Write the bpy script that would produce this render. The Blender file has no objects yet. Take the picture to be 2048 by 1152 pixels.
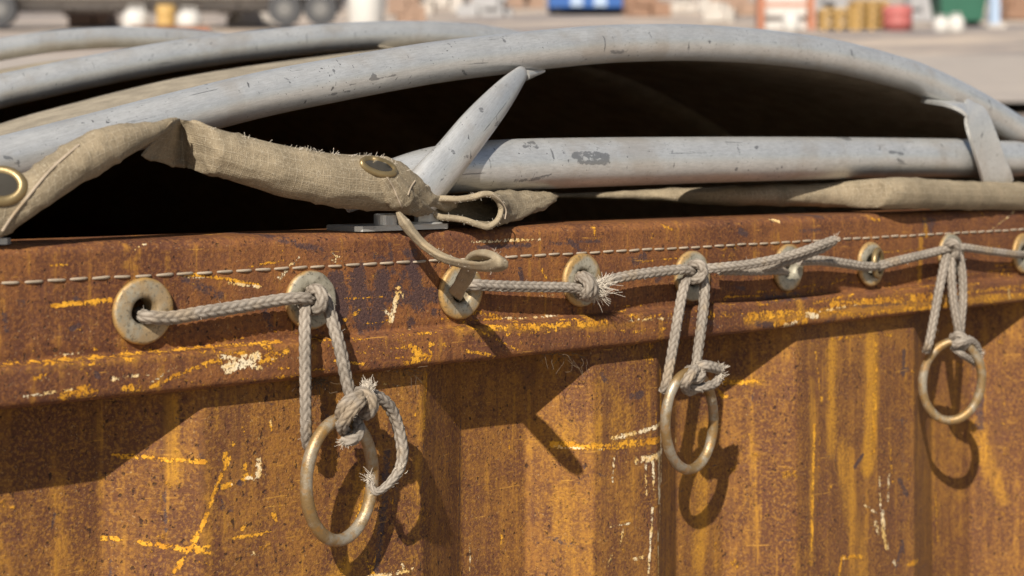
import bpy, math, random
import numpy as np
from mathutils import Vector, noise as mnoise
R = math.radians
random.seed(7); rng = np.random.default_rng(7)
SC = bpy.context.scene; COL = SC.collection

# ---------------------------------------------------------------- camera
TH = R(41.5); F = 3297.0; DW = 0.883          # wall yaw against the lens axis, focal length in photo pixels, metres to the wall
cam_d = bpy.data.cameras.new('camera'); cam = bpy.data.objects.new('camera', cam_d); COL.objects.link(cam)
cam.location = (0, -DW, 0); cam.rotation_euler = (R(90), 0, -TH)
cam_d.sensor_width = 36; cam_d.lens = F/2048*36; cam_d.shift_y = -258/2048
cam_d.clip_start = .05; cam_d.clip_end = 2000
cam_d.dof.use_dof = True; cam_d.dof.focus_distance = 1.13; cam_d.dof.aperture_fstop = 8.5; cam_d.dof.aperture_blades = 9
SC.camera = cam
# ---------------------------------------------------------------- sky, sun, exposure
SUN = Vector((-1.42, -1.0, 1.22)).normalized()
w = bpy.data.worlds.new("World"); SC.world = w; w.use_nodes = True
wn = w.node_tree.nodes; wl = w.node_tree.links
bg = wn['Background']; sky = wn.new('ShaderNodeTexSky'); sky.sky_type = 'NISHITA'; sky.sun_disc = False
sky.sun_elevation = math.asin(SUN.z); sky.sun_rotation = math.atan2(SUN.x, SUN.y)
wl.new(sky.outputs[0], bg.inputs[0]); bg.inputs[1].default_value = .06
sl = bpy.data.lights.new('sun', 'SUN'); sl.energy = 5.0; sl.angle = R(.5); sl.color = (1, .93, .82)
so = bpy.data.objects.new('sun', sl); COL.objects.link(so); so.rotation_euler = SUN.to_track_quat('Z', 'Y').to_euler(); so.location = SUN*5
SC.view_settings.view_transform = 'Standard'; SC.view_settings.look = 'None'; SC.view_settings.gamma = 1
SC.view_settings.exposure = .48
SC.cycles.max_bounces = 8

# ---------------------------------------------------------------- helpers
CR = np.array([math.cos(TH), -math.sin(TH), 0]); CA = np.array([math.sin(TH), math.cos(TH), 0])
def P(px, py, Y=0.0):
    """point on the plane Y = const (parallel to the container side) seen at this place in the photo"""
    d = CR*((px-1024)/F) + CA + np.array([0, 0, -(py-318)/F])
    t = (Y+DW)/d[1]
    return np.array([0, -DW, 0]) + d*t
def PD(px, py, dist):
    """point at a given distance along the lens axis (the far yard)"""
    d = CR*((px-1024)/F) + CA + np.array([0, 0, -(py-318)/F])
    return np.array([0, -DW, 0]) + d*dist
def smooth(pts, n=8):
    """Catmull-Rom through rows of any width"""
    p = np.array(pts, float)
    p = np.vstack([2*p[0]-p[1], p, 2*p[-1]-p[-2]])
    out = []
    for i in range(1, len(p)-2):
        for k in range(n):
            t = k/n
            out.append(.5*((2*p[i])+(-p[i-1]+p[i+1])*t+(2*p[i-1]-5*p[i]+4*p[i+1]-p[i+2])*t*t+(-p[i-1]+3*p[i]-3*p[i+1]+p[i+2])*t**3))
    out.append(p[-2]); return np.array(out)
def resample(p, step):
    s = np.r_[0, np.cumsum(np.linalg.norm(np.diff(p[:, :3], axis=0), axis=1))]
    n = max(3, int(s[-1]/step)+1); q = np.linspace(0, s[-1], n)
    return np.stack([np.interp(q, s, p[:, i]) for i in range(p.shape[1])], 1), q
def PP(rows):   # rows of (px, py, Y [, extra...]) -> world rows
    return np.array([list(P(r[0], r[1], r[2]))+list(r[3:]) for r in rows])

class MB:
    """collects grids and pieces into ONE mesh object"""
    def __init__(s): s.v = []; s.f = []; s.uv = []; s.sm = []; s.n = 0; s.att = []
    def raw(s, v, f, uv=None, sm=True):
        v = np.asarray(v, float)
        s.v.append(v); s.f += [tuple(int(i)+s.n for i in q) for q in f]; s.sm += [sm]*len(f)
        s.uv.append(np.zeros((len(v), 2)) if uv is None else np.asarray(uv, float)); s.n += len(v); return s
    def grid(s, g, cu=False, cv=False, uv=None, sm=True, flip=False):
        n, m = g.shape[:2]; idx = np.arange(n*m).reshape(n, m)
        a = np.vstack([idx, idx[:1]]) if cu else idx
        a = np.hstack([a, a[:, :1]]) if cv else a
        q = np.stack([a[:-1, :-1], a[:-1, 1:], a[1:, 1:], a[1:, :-1]], -1).reshape(-1, 4)
        if flip: q = q[:, ::-1]
        if uv is None:
            U, V = np.meshgrid(np.linspace(0, 1, m), np.linspace(0, 1, n)); uv = np.stack([U, V], -1)
        return s.raw(g.reshape(-1, 3), q.tolist(), uv.reshape(-1, 2), sm)
    def box(s, lo, hi, M=None, sm=False):
        x0, y0, z0 = lo; x1, y1, z1 = hi
        v = np.array([[x, y, z] for z in (z0, z1) for y in (y0, y1) for x in (x0, x1)], float)
        if M is not None: v = v @ np.array(M)[:3, :3].T + np.array(M)[:3, 3]
        return s.raw(v, [(0, 2, 3, 1), (4, 5, 7, 6), (0, 1, 5, 4), (2, 6, 7, 3), (0, 4, 6, 2), (1, 3, 7, 5)], sm=sm)
    def build(s, name, mat, parent=None):
        me = bpy.data.meshes.new(name); v = np.vstack(s.v); me.from_pydata(v.tolist(), [], s.f); me.update()
        uv = np.vstack(s.uv); li = np.zeros(len(me.loops), int); me.loops.foreach_get('vertex_index', li)
        ul = me.uv_layers.new(name='UVMap'); ul.data.foreach_set('uv', uv[li].ravel())
        me.polygons.foreach_set('use_smooth', s.sm)
        for nm, arr in s.att:
            a = me.attributes.new(nm, 'FLOAT_COLOR', 'POINT'); a.data.foreach_set('color', np.asarray(arr, float).ravel())
        me.materials.append(mat); o = bpy.data.objects.new(name, me); COL.objects.link(o)
        if parent: o.parent = parent
        return o
def tag(o, label=None, cat=None, group=None, kind=None):
    if label: o['label'] = label
    if cat: o['category'] = cat
    if group: o['group'] = group
    if kind: o['kind'] = kind
    return o
def empty(name, label, cat, loc=(0, 0, 0), group=None):
    o = bpy.data.objects.new(name, None); COL.objects.link(o); o.location = loc; o.empty_display_size = .05
    return tag(o, label, cat, group)
def adopt(o, root):          # keep a world-built mesh in place under a root that is not at the origin
    o.parent = root; o.matrix_parent_inverse = root.matrix_basis.inverted(); return o
def frames(p):
    t = np.gradient(p, axis=0); t /= np.linalg.norm(t, axis=1)[:, None]+1e-12
    a = np.array([0, 0, 1.]) if abs(t[0][2]) < .9 else np.array([1., 0, 0])
    n = np.cross(t[0], a); n /= np.linalg.norm(n); N = [n]
    for i in range(1, len(p)):
        n = N[-1]-t[i]*np.dot(N[-1], t[i]); n /= np.linalg.norm(n)+1e-12; N.append(n)
    N = np.array(N); return t, N, np.cross(t, N)
def tube(mb, p, rad, seg=20, fn=None, closed=False, cap=True, flat=None):
    """p Nx3; rad scalar or N; fn(u_angle, s) -> radius factor; flat = (factor, direction) squashes the section along a direction"""
    t, N, B = frames(p); n = len(p)
    rad = np.full(n, rad) if np.isscalar(rad) else np.asarray(rad, float)
    s = np.r_[0, np.cumsum(np.linalg.norm(np.diff(p, axis=0), axis=1))]
    tw = np.zeros(n)
    if closed:      # undo the twist left at the seam
        c = np.clip(np.dot(N[0], N[-1]), -1, 1); sg = np.sign(np.dot(np.cross(N[-1], N[0]), t[0])); tw = s/s[-1]*math.acos(c)*sg
    an = np.linspace(0, 2*math.pi, seg, endpoint=False)
    A = an[None, :]+tw[:, None]
    r = rad[:, None]*(fn(an[None, :], s[:, None]) if fn else np.ones((1, seg)))
    off = r[..., None]*(np.cos(A)[..., None]*N[:, None]+np.sin(A)[..., None]*B[:, None])
    if flat is not None:
        k, d = flat; d = np.array(d, float); d /= np.linalg.norm(d); k = np.full(n, k) if np.isscalar(k) else np.asarray(k)
        off = off - (off@d)[..., None]*d*(1-k)[:, None, None]
    g = p[:, None]+off
    uv = np.stack(np.broadcast_arrays(an[None, :]/(2*math.pi), s[:, None]), -1)
    base = mb.n
    mb.grid(g, cv=True, cu=closed, uv=uv)
    if cap and not closed:
        for i, row in ((0, 0), (1, n-1)):
            b = mb.n; c = p[row]
            mb.raw(np.vstack([c[None], g[row]]), [((0, 1+(k+1) % seg, 1+k) if i == 0 else (0, 1+k, 1+(k+1) % seg)) for k in range(seg)],
                   np.vstack([[[.5, s[row]]], uv[row]]))
    return g

# ---------------------------------------------------------------- node helper
class NT:
    def __init__(s, name):
        s.m = bpy.data.materials.new(name); s.m.use_nodes = True; s.t = s.m.node_tree; s.N = s.t.nodes; s.L = s.t.links
        s.b = s.N['Principled BSDF']
    def n(s, ty, ins=None, **kw):
        x = s.N.new(ty)
        for k, v in kw.items(): setattr(x, k, v)
        for k, v in (ins or {}).items():
            if hasattr(v, 'links') or isinstance(v, bpy.types.NodeSocket): s.L.new(v, x.inputs[k])
            else: x.inputs[k].default_value = v
        return x
    def obj(s): return s.n('ShaderNodeTexCoord').outputs['Object']
    def uv(s): return s.n('ShaderNodeTexCoord').outputs['UV']
    def mp(s, vec, scale=(1, 1, 1), loc=(0, 0, 0), rot=(0, 0, 0)):
        return s.n('ShaderNodeMapping', {'Vector': vec, 'Scale': scale, 'Location': loc, 'Rotation': rot}).outputs[0]
    def noise(s, vec, scale, detail=4, rough=.55, dist=0):
        return s.n('ShaderNodeTexNoise', {'Vector': vec, 'Scale': scale, 'Detail': detail, 'Roughness': rough, 'Distortion': dist}).outputs['Fac']
    def math(s, op, a, b=0.0, c=0.0, clamp=False):
        return s.n('ShaderNodeMath', {0: a, 1: b, 2: c}, operation=op, use_clamp=clamp).outputs[0]
    def step(s, v, a, b, lo=0.0, hi=1.0):
        x = s.n('ShaderNodeMapRange', {0: v, 1: a, 2: b, 3: lo, 4: hi}, clamp=True, interpolation_type='SMOOTHSTEP'); return x.outputs[0]
    def mix(s, f, a, b, mode='MIX'):
        x = s.n('ShaderNodeMix', data_type='RGBA', blend_type=mode)
        for i, v in ((0, f), (6, a), (7, b)):
            if isinstance(v, bpy.types.NodeSocket): s.L.new(v, x.inputs[i])
            elif i == 0: x.inputs[0].default_value = v
            else: x.inputs[i].default_value = (*v, 1) if len(v) == 3 else v
        return x.outputs[2]
    def bump(s, h, strength=.5, dist=.001, prev=None):
        i = {'Height': h, 'Strength': strength, 'Distance': dist}
        if prev is not None: i['Normal'] = prev
        return s.n('ShaderNodeBump', i).outputs[0]
    def out(s, col=None, rough=None, metal=None, nrm=None, spec=None):
        for k, v in (('Base Color', col), ('Roughness', rough), ('Metallic', metal), ('Normal', nrm), ('Specular IOR Level', spec)):
            if v is None: continue
            if isinstance(v, bpy.types.NodeSocket): s.L.new(v, s.b.inputs[k])
            else: s.b.inputs[k].default_value = (*v, 1) if k == 'Base Color' else v
        return s.m
def plain(name, col, rough=.7, metal=0, var=.25, scale=3):
    m = NT(name); o = m.obj(); v = m.noise(o, scale, 5)
    c = m.mix(v, tuple(x*(1-var) for x in col), tuple(min(1, x*(1+var)) for x in col))
    return m.out(c, rough, metal)

# ---------------------------------------------------------------- materials
def rust_material(name='rusty_painted_steel', lo=(.105, .041, .019), hi=(.235, .102, .024), bloom=(.33, .155, .026), bf=.62):
    m = NT(name); o = m.obj()
    at = m.n('ShaderNodeAttribute', attribute_name='wear_or_shade', attribute_type='GEOMETRY')
    sep = m.n('ShaderNodeSeparateColor', {0: at.outputs['Color']})
    paint, cream, dark = sep.outputs[0], sep.outputs[1], sep.outputs[2]; soft = at.outputs['Alpha']
    M, A, S_ = (lambda a, b: m.math('MULTIPLY', a, b)), (lambda a, b: m.math('ADD', a, b)), (lambda a, b: m.math('SUBTRACT', a, b))
    n_big = m.noise(m.mp(o, (1, 1, .5)), 9, 6, .6); n_mid = m.noise(o, 60, 6, .65, .4); n_fine = m.noise(o, 420, 4, .7); n_grain = m.noise(o, 950, 3, .7)
    n_str = m.noise(m.mp(o, (1, 1, .05)), 110, 6, .65)
    n_p1 = m.noise(m.mp(o, (1, 1, 1), (3.1, 0, 1.7)), 130, 6, .75, .5); n_p2 = m.noise(m.mp(o, (1, 1, 1), (7.3, 2, 5.7)), 480, 4, .7)
    pn = A(M(n_p1, .5), M(n_p2, .5))
    a = A(A(M(n_big, .8), M(n_mid, .45)), M(S_(n_str, .5), .5))
    col = m.mix(m.step(a, .53, .74), lo, hi)
    # purple brown scale and orange bloom, millimetre size
    col = m.mix(M(m.step(m.noise(m.mp(o, (1, 1, 1), (1, 1, 9)), 28, 6, .7), .50, .62), .6), col, (.115, .045, .027))
    col = m.mix(M(m.step(n_fine, .47, .60), bf), col, bloom)
    col = m.mix(M(m.step(m.noise(m.mp(o, (1, 1, 1), (4, 7, 1)), 380, 5, .75), .50, .62), .72), col, (.085, .034, .018))
    pits = m.step(m.noise(m.mp(o, (1, 1, .8), (2, 8, 3)), 300, 2, .5), .655, .70)
    col = m.mix(M(pits, .85), col, (.030, .014, .010))
    dust = m.step(m.noise(m.mp(o, (1, 1, 1), (5, 5, 5)), 620, 3, .7), .63, .70)
    col = m.mix(M(dust, .45), col, (.52, .36, .18))
    # soft yellow and orange stain
    sn = A(A(M(n_str, .5), M(n_mid, .3)), M(n_fine, .2))
    sf = M(m.step(A(soft, M(S_(sn, .5), 1.6)), .12, .95), .82)
    sf = M(sf, m.step(n_fine, .40, .52, .45, 1))
    col = m.mix(sf, col, (.47, .225, .022))
    # random stain streaks that run down the sheet
    col = m.mix(M(M(m.step(n_str, .56, .66), m.step(n_mid, .44, .56)), .38), col, (.46, .22, .024))
    n_st2 = m.noise(m.mp(o, (1, 1, .07), (4, 0, 9)), 70, 6, .7)
    col = m.mix(M(M(m.step(n_st2, .54, .66), m.step(n_fine, .40, .55)), .62), col, (.085, .036, .020))
    # dark bared steel patches
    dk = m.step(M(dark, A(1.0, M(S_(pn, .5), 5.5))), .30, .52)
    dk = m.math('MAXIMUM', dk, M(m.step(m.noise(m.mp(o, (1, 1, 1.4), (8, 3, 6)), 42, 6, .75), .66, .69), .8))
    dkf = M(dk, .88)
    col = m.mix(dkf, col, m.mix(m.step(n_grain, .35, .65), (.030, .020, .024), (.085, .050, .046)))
    # hair scratches running along the steel
    sc = M(m.step(m.noise(m.mp(o, (.05, .05, 1)), 520, 4, .6), .64, .68), m.step(n_mid, .47, .56))
    col = m.mix(M(sc, .6), col, (.50, .25, .04))
    # remaining yellow paint, random flakes and the placed strokes
    fl = M(m.step(m.noise(m.mp(o, (1, 1, 1.3), (6, 1, 2)), 36, 6, .7), .60, .68), m.step(pn, .50, .56))
    pm = m.math('MAXIMUM', m.step(M(paint, A(1.0, M(S_(pn, .5), 8.5))), .50, .62), M(fl, .9))
    pcol = m.mix(m.step(A(M(m.noise(o, 90, 4), .6), M(n_fine, .4)), .35, .65), (.46, .19, .012), (.74, .36, .03))
    col = m.mix(M(pm, .95), col, pcol)
    cm = m.step(M(cream, A(1.0, M(S_(pn, .5), 8.0))), .50, .60)
    col = m.mix(cm, col, m.mix(m.step(n_mid, .4, .6), (.66, .42, .14), (.74, .62, .42)))
    h = A(M(n_fine, .7), M(n_mid, .5)); h = S_(h, M(pits, .5)); h = A(h, M(m.math('MAXIMUM', pm, cm), .65))
    nb = m.bump(h, 1.0, .0011); nb = m.bump(n_grain, .5, .0005, nb)
    ro = A(.62, M(n_mid, .25)); ro = S_(ro, M(dkf, .22))
    return m.out(col, ro, 0.0, nb, .25)
def galv_material(name='galvanised_steel', tint=(.60, .595, .575), dirt=1.0):
    m = NT(name); u = m.n('ShaderNodeSeparateXYZ', {0: m.uv()}); o = m.obj()
    an = m.math('MULTIPLY', u.outputs[0], 2*math.pi)
    w_ = m.n('ShaderNodeCombineXYZ', {0: m.math('COSINE', an), 1: m.math('SINE', an), 2: m.math('MULTIPLY', u.outputs[1], 9.0)}).outputs[0]
    st = m.noise(w_, 14, 6, .7); st2 = m.noise(m.mp(w_, (1, 1, .35)), 34, 5, .7); cl = m.noise(o, 38, 6, .7); nf = m.noise(o, 800, 4, .7)
    col = m.mix(m.step(m.math('ADD', m.math('MULTIPLY', st, .6), m.math('MULTIPLY', cl, .4)), .38, .62), tuple(x*.80 for x in tint), tint)
    col = m.mix(m.math('MULTIPLY', m.step(st2, .48, .66), .35), col, (.62, .63, .64))
    col = m.mix(m.math('MULTIPLY', m.step(m.noise(m.mp(w_, (1, 1, .7)), 22, 5, .7), .56, .70), .45*dirt), col, (.24, .235, .23))
    col = m.mix(m.math('MULTIPLY', m.step(m.noise(o, 20, 5), .50, .66), .32*dirt), col, (.38, .31, .235))
    col = m.mix(m.math('MULTIPLY', m.step(nf, .54, .66), .16), col, (.20, .20, .205))
    speck = m.step(m.noise(o, 430, 2, .6), .685, .72); speck = m.math('MULTIPLY', speck, m.step(cl, .45, .55))
    col = m.mix(m.math('MULTIPLY', speck, .9*dirt), col, (.045, .042, .040))
    pn = m.noise(m.mp(w_, (1, 1, .35), (0, 0, 0)), 3.4, 6, .62)
    patch = m.step(m.math('ADD', pn, m.math('MULTIPLY', m.math('SUBTRACT', m.noise(m.mp(w_, (1, 1, .4)), 30, 4, .7), .5), .12)), .675, .685)
    col = m.mix(m.math('MULTIPLY', patch, .8*dirt), col, (.17, .172, .172))
    scr = m.math('MULTIPLY', m.step(m.noise(m.mp(o, (1, 1, .2), (0, 0, 0), (0, .5, 0)), 240, 3, .5, 1.2), .69, .71), .8)
    col = m.mix(m.math('MULTIPLY', scr, dirt), col, (.08, .08, .085))
    at = m.n('ShaderNodeAttribute', attribute_name='wear_or_shade', attribute_type='GEOMETRY')
    wm = m.step(m.math('MULTIPLY', at.outputs['Fac'], m.math('ADD', 1.0, m.math('MULTIPLY', m.math('SUBTRACT', m.noise(m.mp(o, (.5, 1, 1)), 260, 5, .7), .5), 6))), .42, .52)
    col = m.mix(m.math('MULTIPLY', wm, .85), col, (.20, .20, .20))
    h = m.math('ADD', m.math('MULTIPLY', st, .5), m.math('MULTIPLY', st2, .5)); h = m.math('ADD', h, m.math('MULTIPLY', nf, .25)); h = m.math('SUBTRACT', h, m.math('MULTIPLY', m.math('MAXIMUM', speck, scr), .5))
    return m.out(col, m.math('ADD', .30, m.math('MULTIPLY', cl, .16)), .58, m.bump(h, .25, .0005), .5)
def canvas_material(name='tan_canvas', base=(.250, .200, .132), grid=True):
    m = NT(name); u = m.uv(); o = m.obj()
    nz = m.noise(o, 40, 5, .6); nf = m.noise(o, 700, 4, .7); nm = m.noise(o, 220, 5, .7)
    d = m.n('ShaderNodeVectorMath', {0: u, 1: m.n('ShaderNodeVectorMath', {0: m.n('ShaderNodeTexNoise', {'Vector': o, 'Scale': 60.0, 'Detail': 3.0}).outputs['Color'], 1: (.0028, .0028, 0)}, operation='MULTIPLY').outputs[0]}, operation='ADD').outputs[0]
    sx = m.n('ShaderNodeSeparateXYZ', {0: d})
    def lines(c, per, wd):
        f = m.math('FRACT', m.math('DIVIDE', c, per)); e = m.math('ABSOLUTE', m.math('SUBTRACT', f, .5)); return m.step(e, .5-wd, .5)
    gl = m.math('MAXIMUM', lines(sx.outputs[0], .0047, .075), lines(sx.outputs[1], .0050, .075))
    weave = m.math('MAXIMUM', lines(sx.outputs[0], .0011, .4), lines(sx.outputs[1], .0011, .4))
    col = m.mix(m.step(nz, .3, .7), tuple(x*.74 for x in base), tuple(x*1.12 for x in base))
    col = m.mix(m.math('MULTIPLY', m.step(nm, .48, .68), .55), col, tuple(x*.55 for x in base))
    col = m.mix(m.math('MULTIPLY', m.step(nf, .54, .66), .45), col, (.46, .40, .30))
    if grid: col = m.mix(m.math('MULTIPLY', m.math('MULTIPLY', gl, m.step(nm, .40, .56)), .45), col, (.46, .39, .285))
    h = m.math('ADD', m.math('MULTIPLY', nf, .8), m.math('ADD', m.math('MULTIPLY', weave, .2), m.math('MULTIPLY', gl, .25)))
    h = m.math('ADD', h, m.math('MULTIPLY', nm, .8))
    return m.out(col, .88, 0, m.bump(h, .7, .0009), .15)
def rope_material(name='grey_braided_cord', base=(.262, .226, .186)):
    m = NT(name); o = m.obj(); nz = m.noise(o, 60, 5, .6); nf = m.noise(o, 1500, 4, .7)
    col = m.mix(m.step(nz, .3, .7), tuple(x*.8 for x in base), tuple(min(1, x*1.18) for x in base))
    col = m.mix(m.math('MULTIPLY', m.step(nf, .52, .66), .35), col, (.52, .46, .38))
    col = m.mix(m.math('MULTIPLY', m.step(m.noise(o, 28, 3), .56, .66), .35), col, (.34, .24, .13))
    at = m.n('ShaderNodeAttribute', attribute_name='wear_or_shade', attribute_type='GEOMETRY')
    col = m.mix(m.math('MULTIPLY', at.outputs['Fac'], .8), col, (.085, .062, .045))  # braid grooves darkened: crevice shade painted into the colour
    return m.out(col, .85, 0, m.bump(nf, .6, .0005), .15)
def washer_material(warm=None):
    m = NT('weathered_zinc'); o = m.obj(); nz = m.noise(o, 60, 5, .6); nf = m.noise(o, 420, 4, .7)
    oi = m.n('ShaderNodeObjectInfo').outputs['Random']
    col = m.mix(m.step(nz, .3, .7), (.26, .235, .175), (.42, .385, .30))
    if warm: col = m.mix(m.math('MULTIPLY', m.step(m.noise(o, 45, 5, .7), .40, .58), .7), col, warm)
    edge = m.n('ShaderNodeSeparateXYZ', {0: m.uv()}).outputs[0]
    om = m.math('ADD', m.math('ADD', m.math('MULTIPLY', oi, .12), m.math('MULTIPLY', edge, .32)), m.math('MULTIPLY', m.noise(o, 38, 4), .85))
    col = m.mix(m.math('MULTIPLY', m.step(om, .58, .76), .75), col, (.42, .23, .05))
    col = m.mix(m.math('MULTIPLY', m.step(nf, .54, .62), .6), col, (.10, .085, .06))
    return m.out(col, m.math('ADD', .45, m.math('MULTIPLY', nz, .25)), .4, m.bump(nf, .6, .0005), .45)
def ring_material():
    m = NT('worn_ochre_ring'); o = m.obj(); nz = m.noise(o, 55, 6, .65); nf = m.noise(o, 600, 4, .7)
    col = m.mix(m.step(nz, .40, .58), (.36, .315, .24), (.27, .175, .075))
    col = m.mix(m.math('MULTIPLY', m.step(m.noise(o, 160, 4), .55, .64), .42), col, (.40, .19, .03))
    col = m.mix(m.math('MULTIPLY', m.step(nf, .58, .66), .5), col, (.16, .11, .06))
    return m.out(col, m.math('ADD', .34, m.math('MULTIPLY', nz, .22)), .5, m.bump(nf, .6, .0005), .5)
def brass_material():
    m = NT('old_brass'); o = m.obj(); nz = m.noise(o, 90, 5, .6)
    return m.out(m.mix(nz, (.17, .115, .045), (.33, .25, .13)), .4, .6, m.bump(m.noise(o, 500, 3), .3, .0004))
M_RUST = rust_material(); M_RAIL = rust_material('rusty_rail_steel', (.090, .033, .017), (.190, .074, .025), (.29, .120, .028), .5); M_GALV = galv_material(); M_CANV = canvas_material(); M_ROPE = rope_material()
M_ROOF = canvas_material('tarp_sheet', (.30, .255, .19), False)
M_WASH = washer_material(); M_WASH.name = 'weathered_zinc'; M_WASH_OCHRE = washer_material((.36, .23, .10)); M_RING = ring_material(); M_BRASS = brass_material()
M_ZINC = galv_material('zinc_hardware', (.50, .49, .46), .5)
M_HEM = rope_material('canvas_piping', (.275, .22, .145)); M_THREAD = rope_material('pale_thread', (.33, .265, .195))
M_FIB = plain('dry_fibre', (.50, .44, .36), .9, 0, .3, 200); M_DRY = plain('dry_root', (.11, .075, .045), .9, 0, .4, 300)

# ---------------------------------------------------------------- wear strokes, given where the photo shows them (px) and laid onto the steel
def mm_per_px(px):   # vertical metres per photo pixel on the side
    phi = TH+math.atan((px-1024)/F); return DW/math.cos(phi)*math.cos(phi-TH)/F
YEL = [  # (points, width px, strength)
 ([(105,611),(160,606),(222,600)],5,1),([(370,548),(440,556),(520,572)],4,.9),([(255,768),(300,745),(385,712)],5,.8),([(0,728),(120,720),(300,703),(560,682)],4,.62),
 ([(85,782),(110,775),(135,770)],15,.8),([(60,752),(80,748)],7,.7),([(150,700),(155,715)],8,.3),([(240,715),(262,718)],9,.6),([(310,708),(318,716)],6,.6),([(150,735),(165,750)],8,.45),
 ([(520,690),(540,712),(560,705)],15,.62),([(600,688),(612,692)],7,.7),([(640,680),(600,668)],4,.6),([(500,748),(560,742)],6,.6),([(420,745),(470,752)],7,.5),([(430,715),(520,715)],26,.55),
 ([(765,720),(785,712),(800,706)],13,.75),([(810,690),(822,700),(832,712)],12,.8),([(848,684),(848,722)],5,.9),([(690,640),(720,622)],4,.8),([(780,670),(860,664)],4,.55),
 ([(930,612),(960,625),(1030,640)],9,.45),([(965,655),(1060,651),(1180,643)],9,.75),([(1000,668),(1100,660)],6,.5),([(1150,648),(1200,642)],10,.7),([(920,700),(980,712)],6,.6),([(700,742),(830,728)],4,.5),
 ([(1085,540),(1092,556)],6,.6),([(1190,455),(1188,480)],7,.5),([(1330,450),(1345,460)],8,.6),([(1250,640),(1330,630)],8,.5),([(1260,660),(1320,655)],6,.45),
 ([(1480,635),(1560,625),(1640,620)],14,.62),([(1540,648),(1600,640)],12,.7),([(1650,608),(1760,600),(1880,592)],12,.72),([(1720,625),(1800,618),(1900,608)],9,.6),([(1800,590),(1900,585),(2048,570)],7,.55),([(1930,600),(2048,590)],9,.5),([(1640,622),(1720,632)],10,.55),([(1730,580),(1760,598)],7,.4),
 ([(1745,437),(1760,440)],6,.6),([(1350,640),(1450,632)],8,.4),
 ([(258,919),(330,918),(395,918)],5,.85),([(440,908),(415,960),(385,1045),(345,1142)],4.5,.95),([(430,903),(428,915)],8,.85),([(425,968),(440,962)],7,.9),([(470,925),(472,948)],7,.85),([(465,952),(484,948)],6,.9),
 ([(240,1089),(268,1087)],6,.9),([(296,1090),(360,1094),(400,1098)],6,.9),([(352,1096),(405,1082)],4,.8),([(446,1070),(520,1058)],4,.9),([(526,1020),(530,1035)],7,.9),([(466,1046),(466,1052)],7,.8),([(464,850),(466,862)],6,.8),([(445,880),(446,884)],5,.7),
 ([(540,975),(538,1030)],4,.5),([(370,1115),(450,1132)],3,.5),([(520,840),(521,862)],4,.7),([(215,1000),(250,970)],3,.4),
 ([(722,905),(705,980),(690,1040)],3,.7),([(712,950),(695,1040)],2.5,.6),([(735,900),(712,1030)],2.5,.55),([(740,1060),(720,1150)],5,.6),([(670,1110),(655,1150)],9,.5),([(700,1095),(730,1150)],8,.45),
 ([(820,790),(800,850)],5,.5),([(838,745),(830,850)],7,.55),
 ([(1122,892),(1200,888),(1310,874)],11,.85),([(1308,740),(1310,830),(1311,905)],7,.85),([(1312,650),(1316,740)],4,.5),([(1290,820),(1288,850)],4,.5),([(1230,1090),(1290,1100)],0,0),
 ([(1440,778),(1490,770),(1528,766)],10,.65),([(1480,790),(1490,800)],9,.6),([(1605,845),(1602,950),(1600,1095)],6,.75),([(1618,790),(1620,805)],6,.8),([(1632,780),(1636,795)],6,.8),([(1616,860),(1612,1000)],6,.4),
 ([(1608,700),(1616,780)],4,.5),([(1655,1150),(1660,1110),(1700,1108)],6,.8),([(1795,1122),(1822,1118)],8,.8),([(1680,700),(1672,900)],10,.3),([(1730,690),(1722,900)],16,.52),([(1755,880),(1762,960)],7,.55),([(1440,920),(1425,990)],16,.4),([(1470,900),(1478,1150)],10,.28),([(1912,980),(1918,1090)],7,.45),([(1925,1000),(1900,1120)],10,.35),([(2010,720),(2012,900)],12,.3),
 ([(1640,675),(1760,668)],9,.45),([(1590,690),(1640,700)],12,.35),([(1340,860),(1345,960)],0,0),
]
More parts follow.
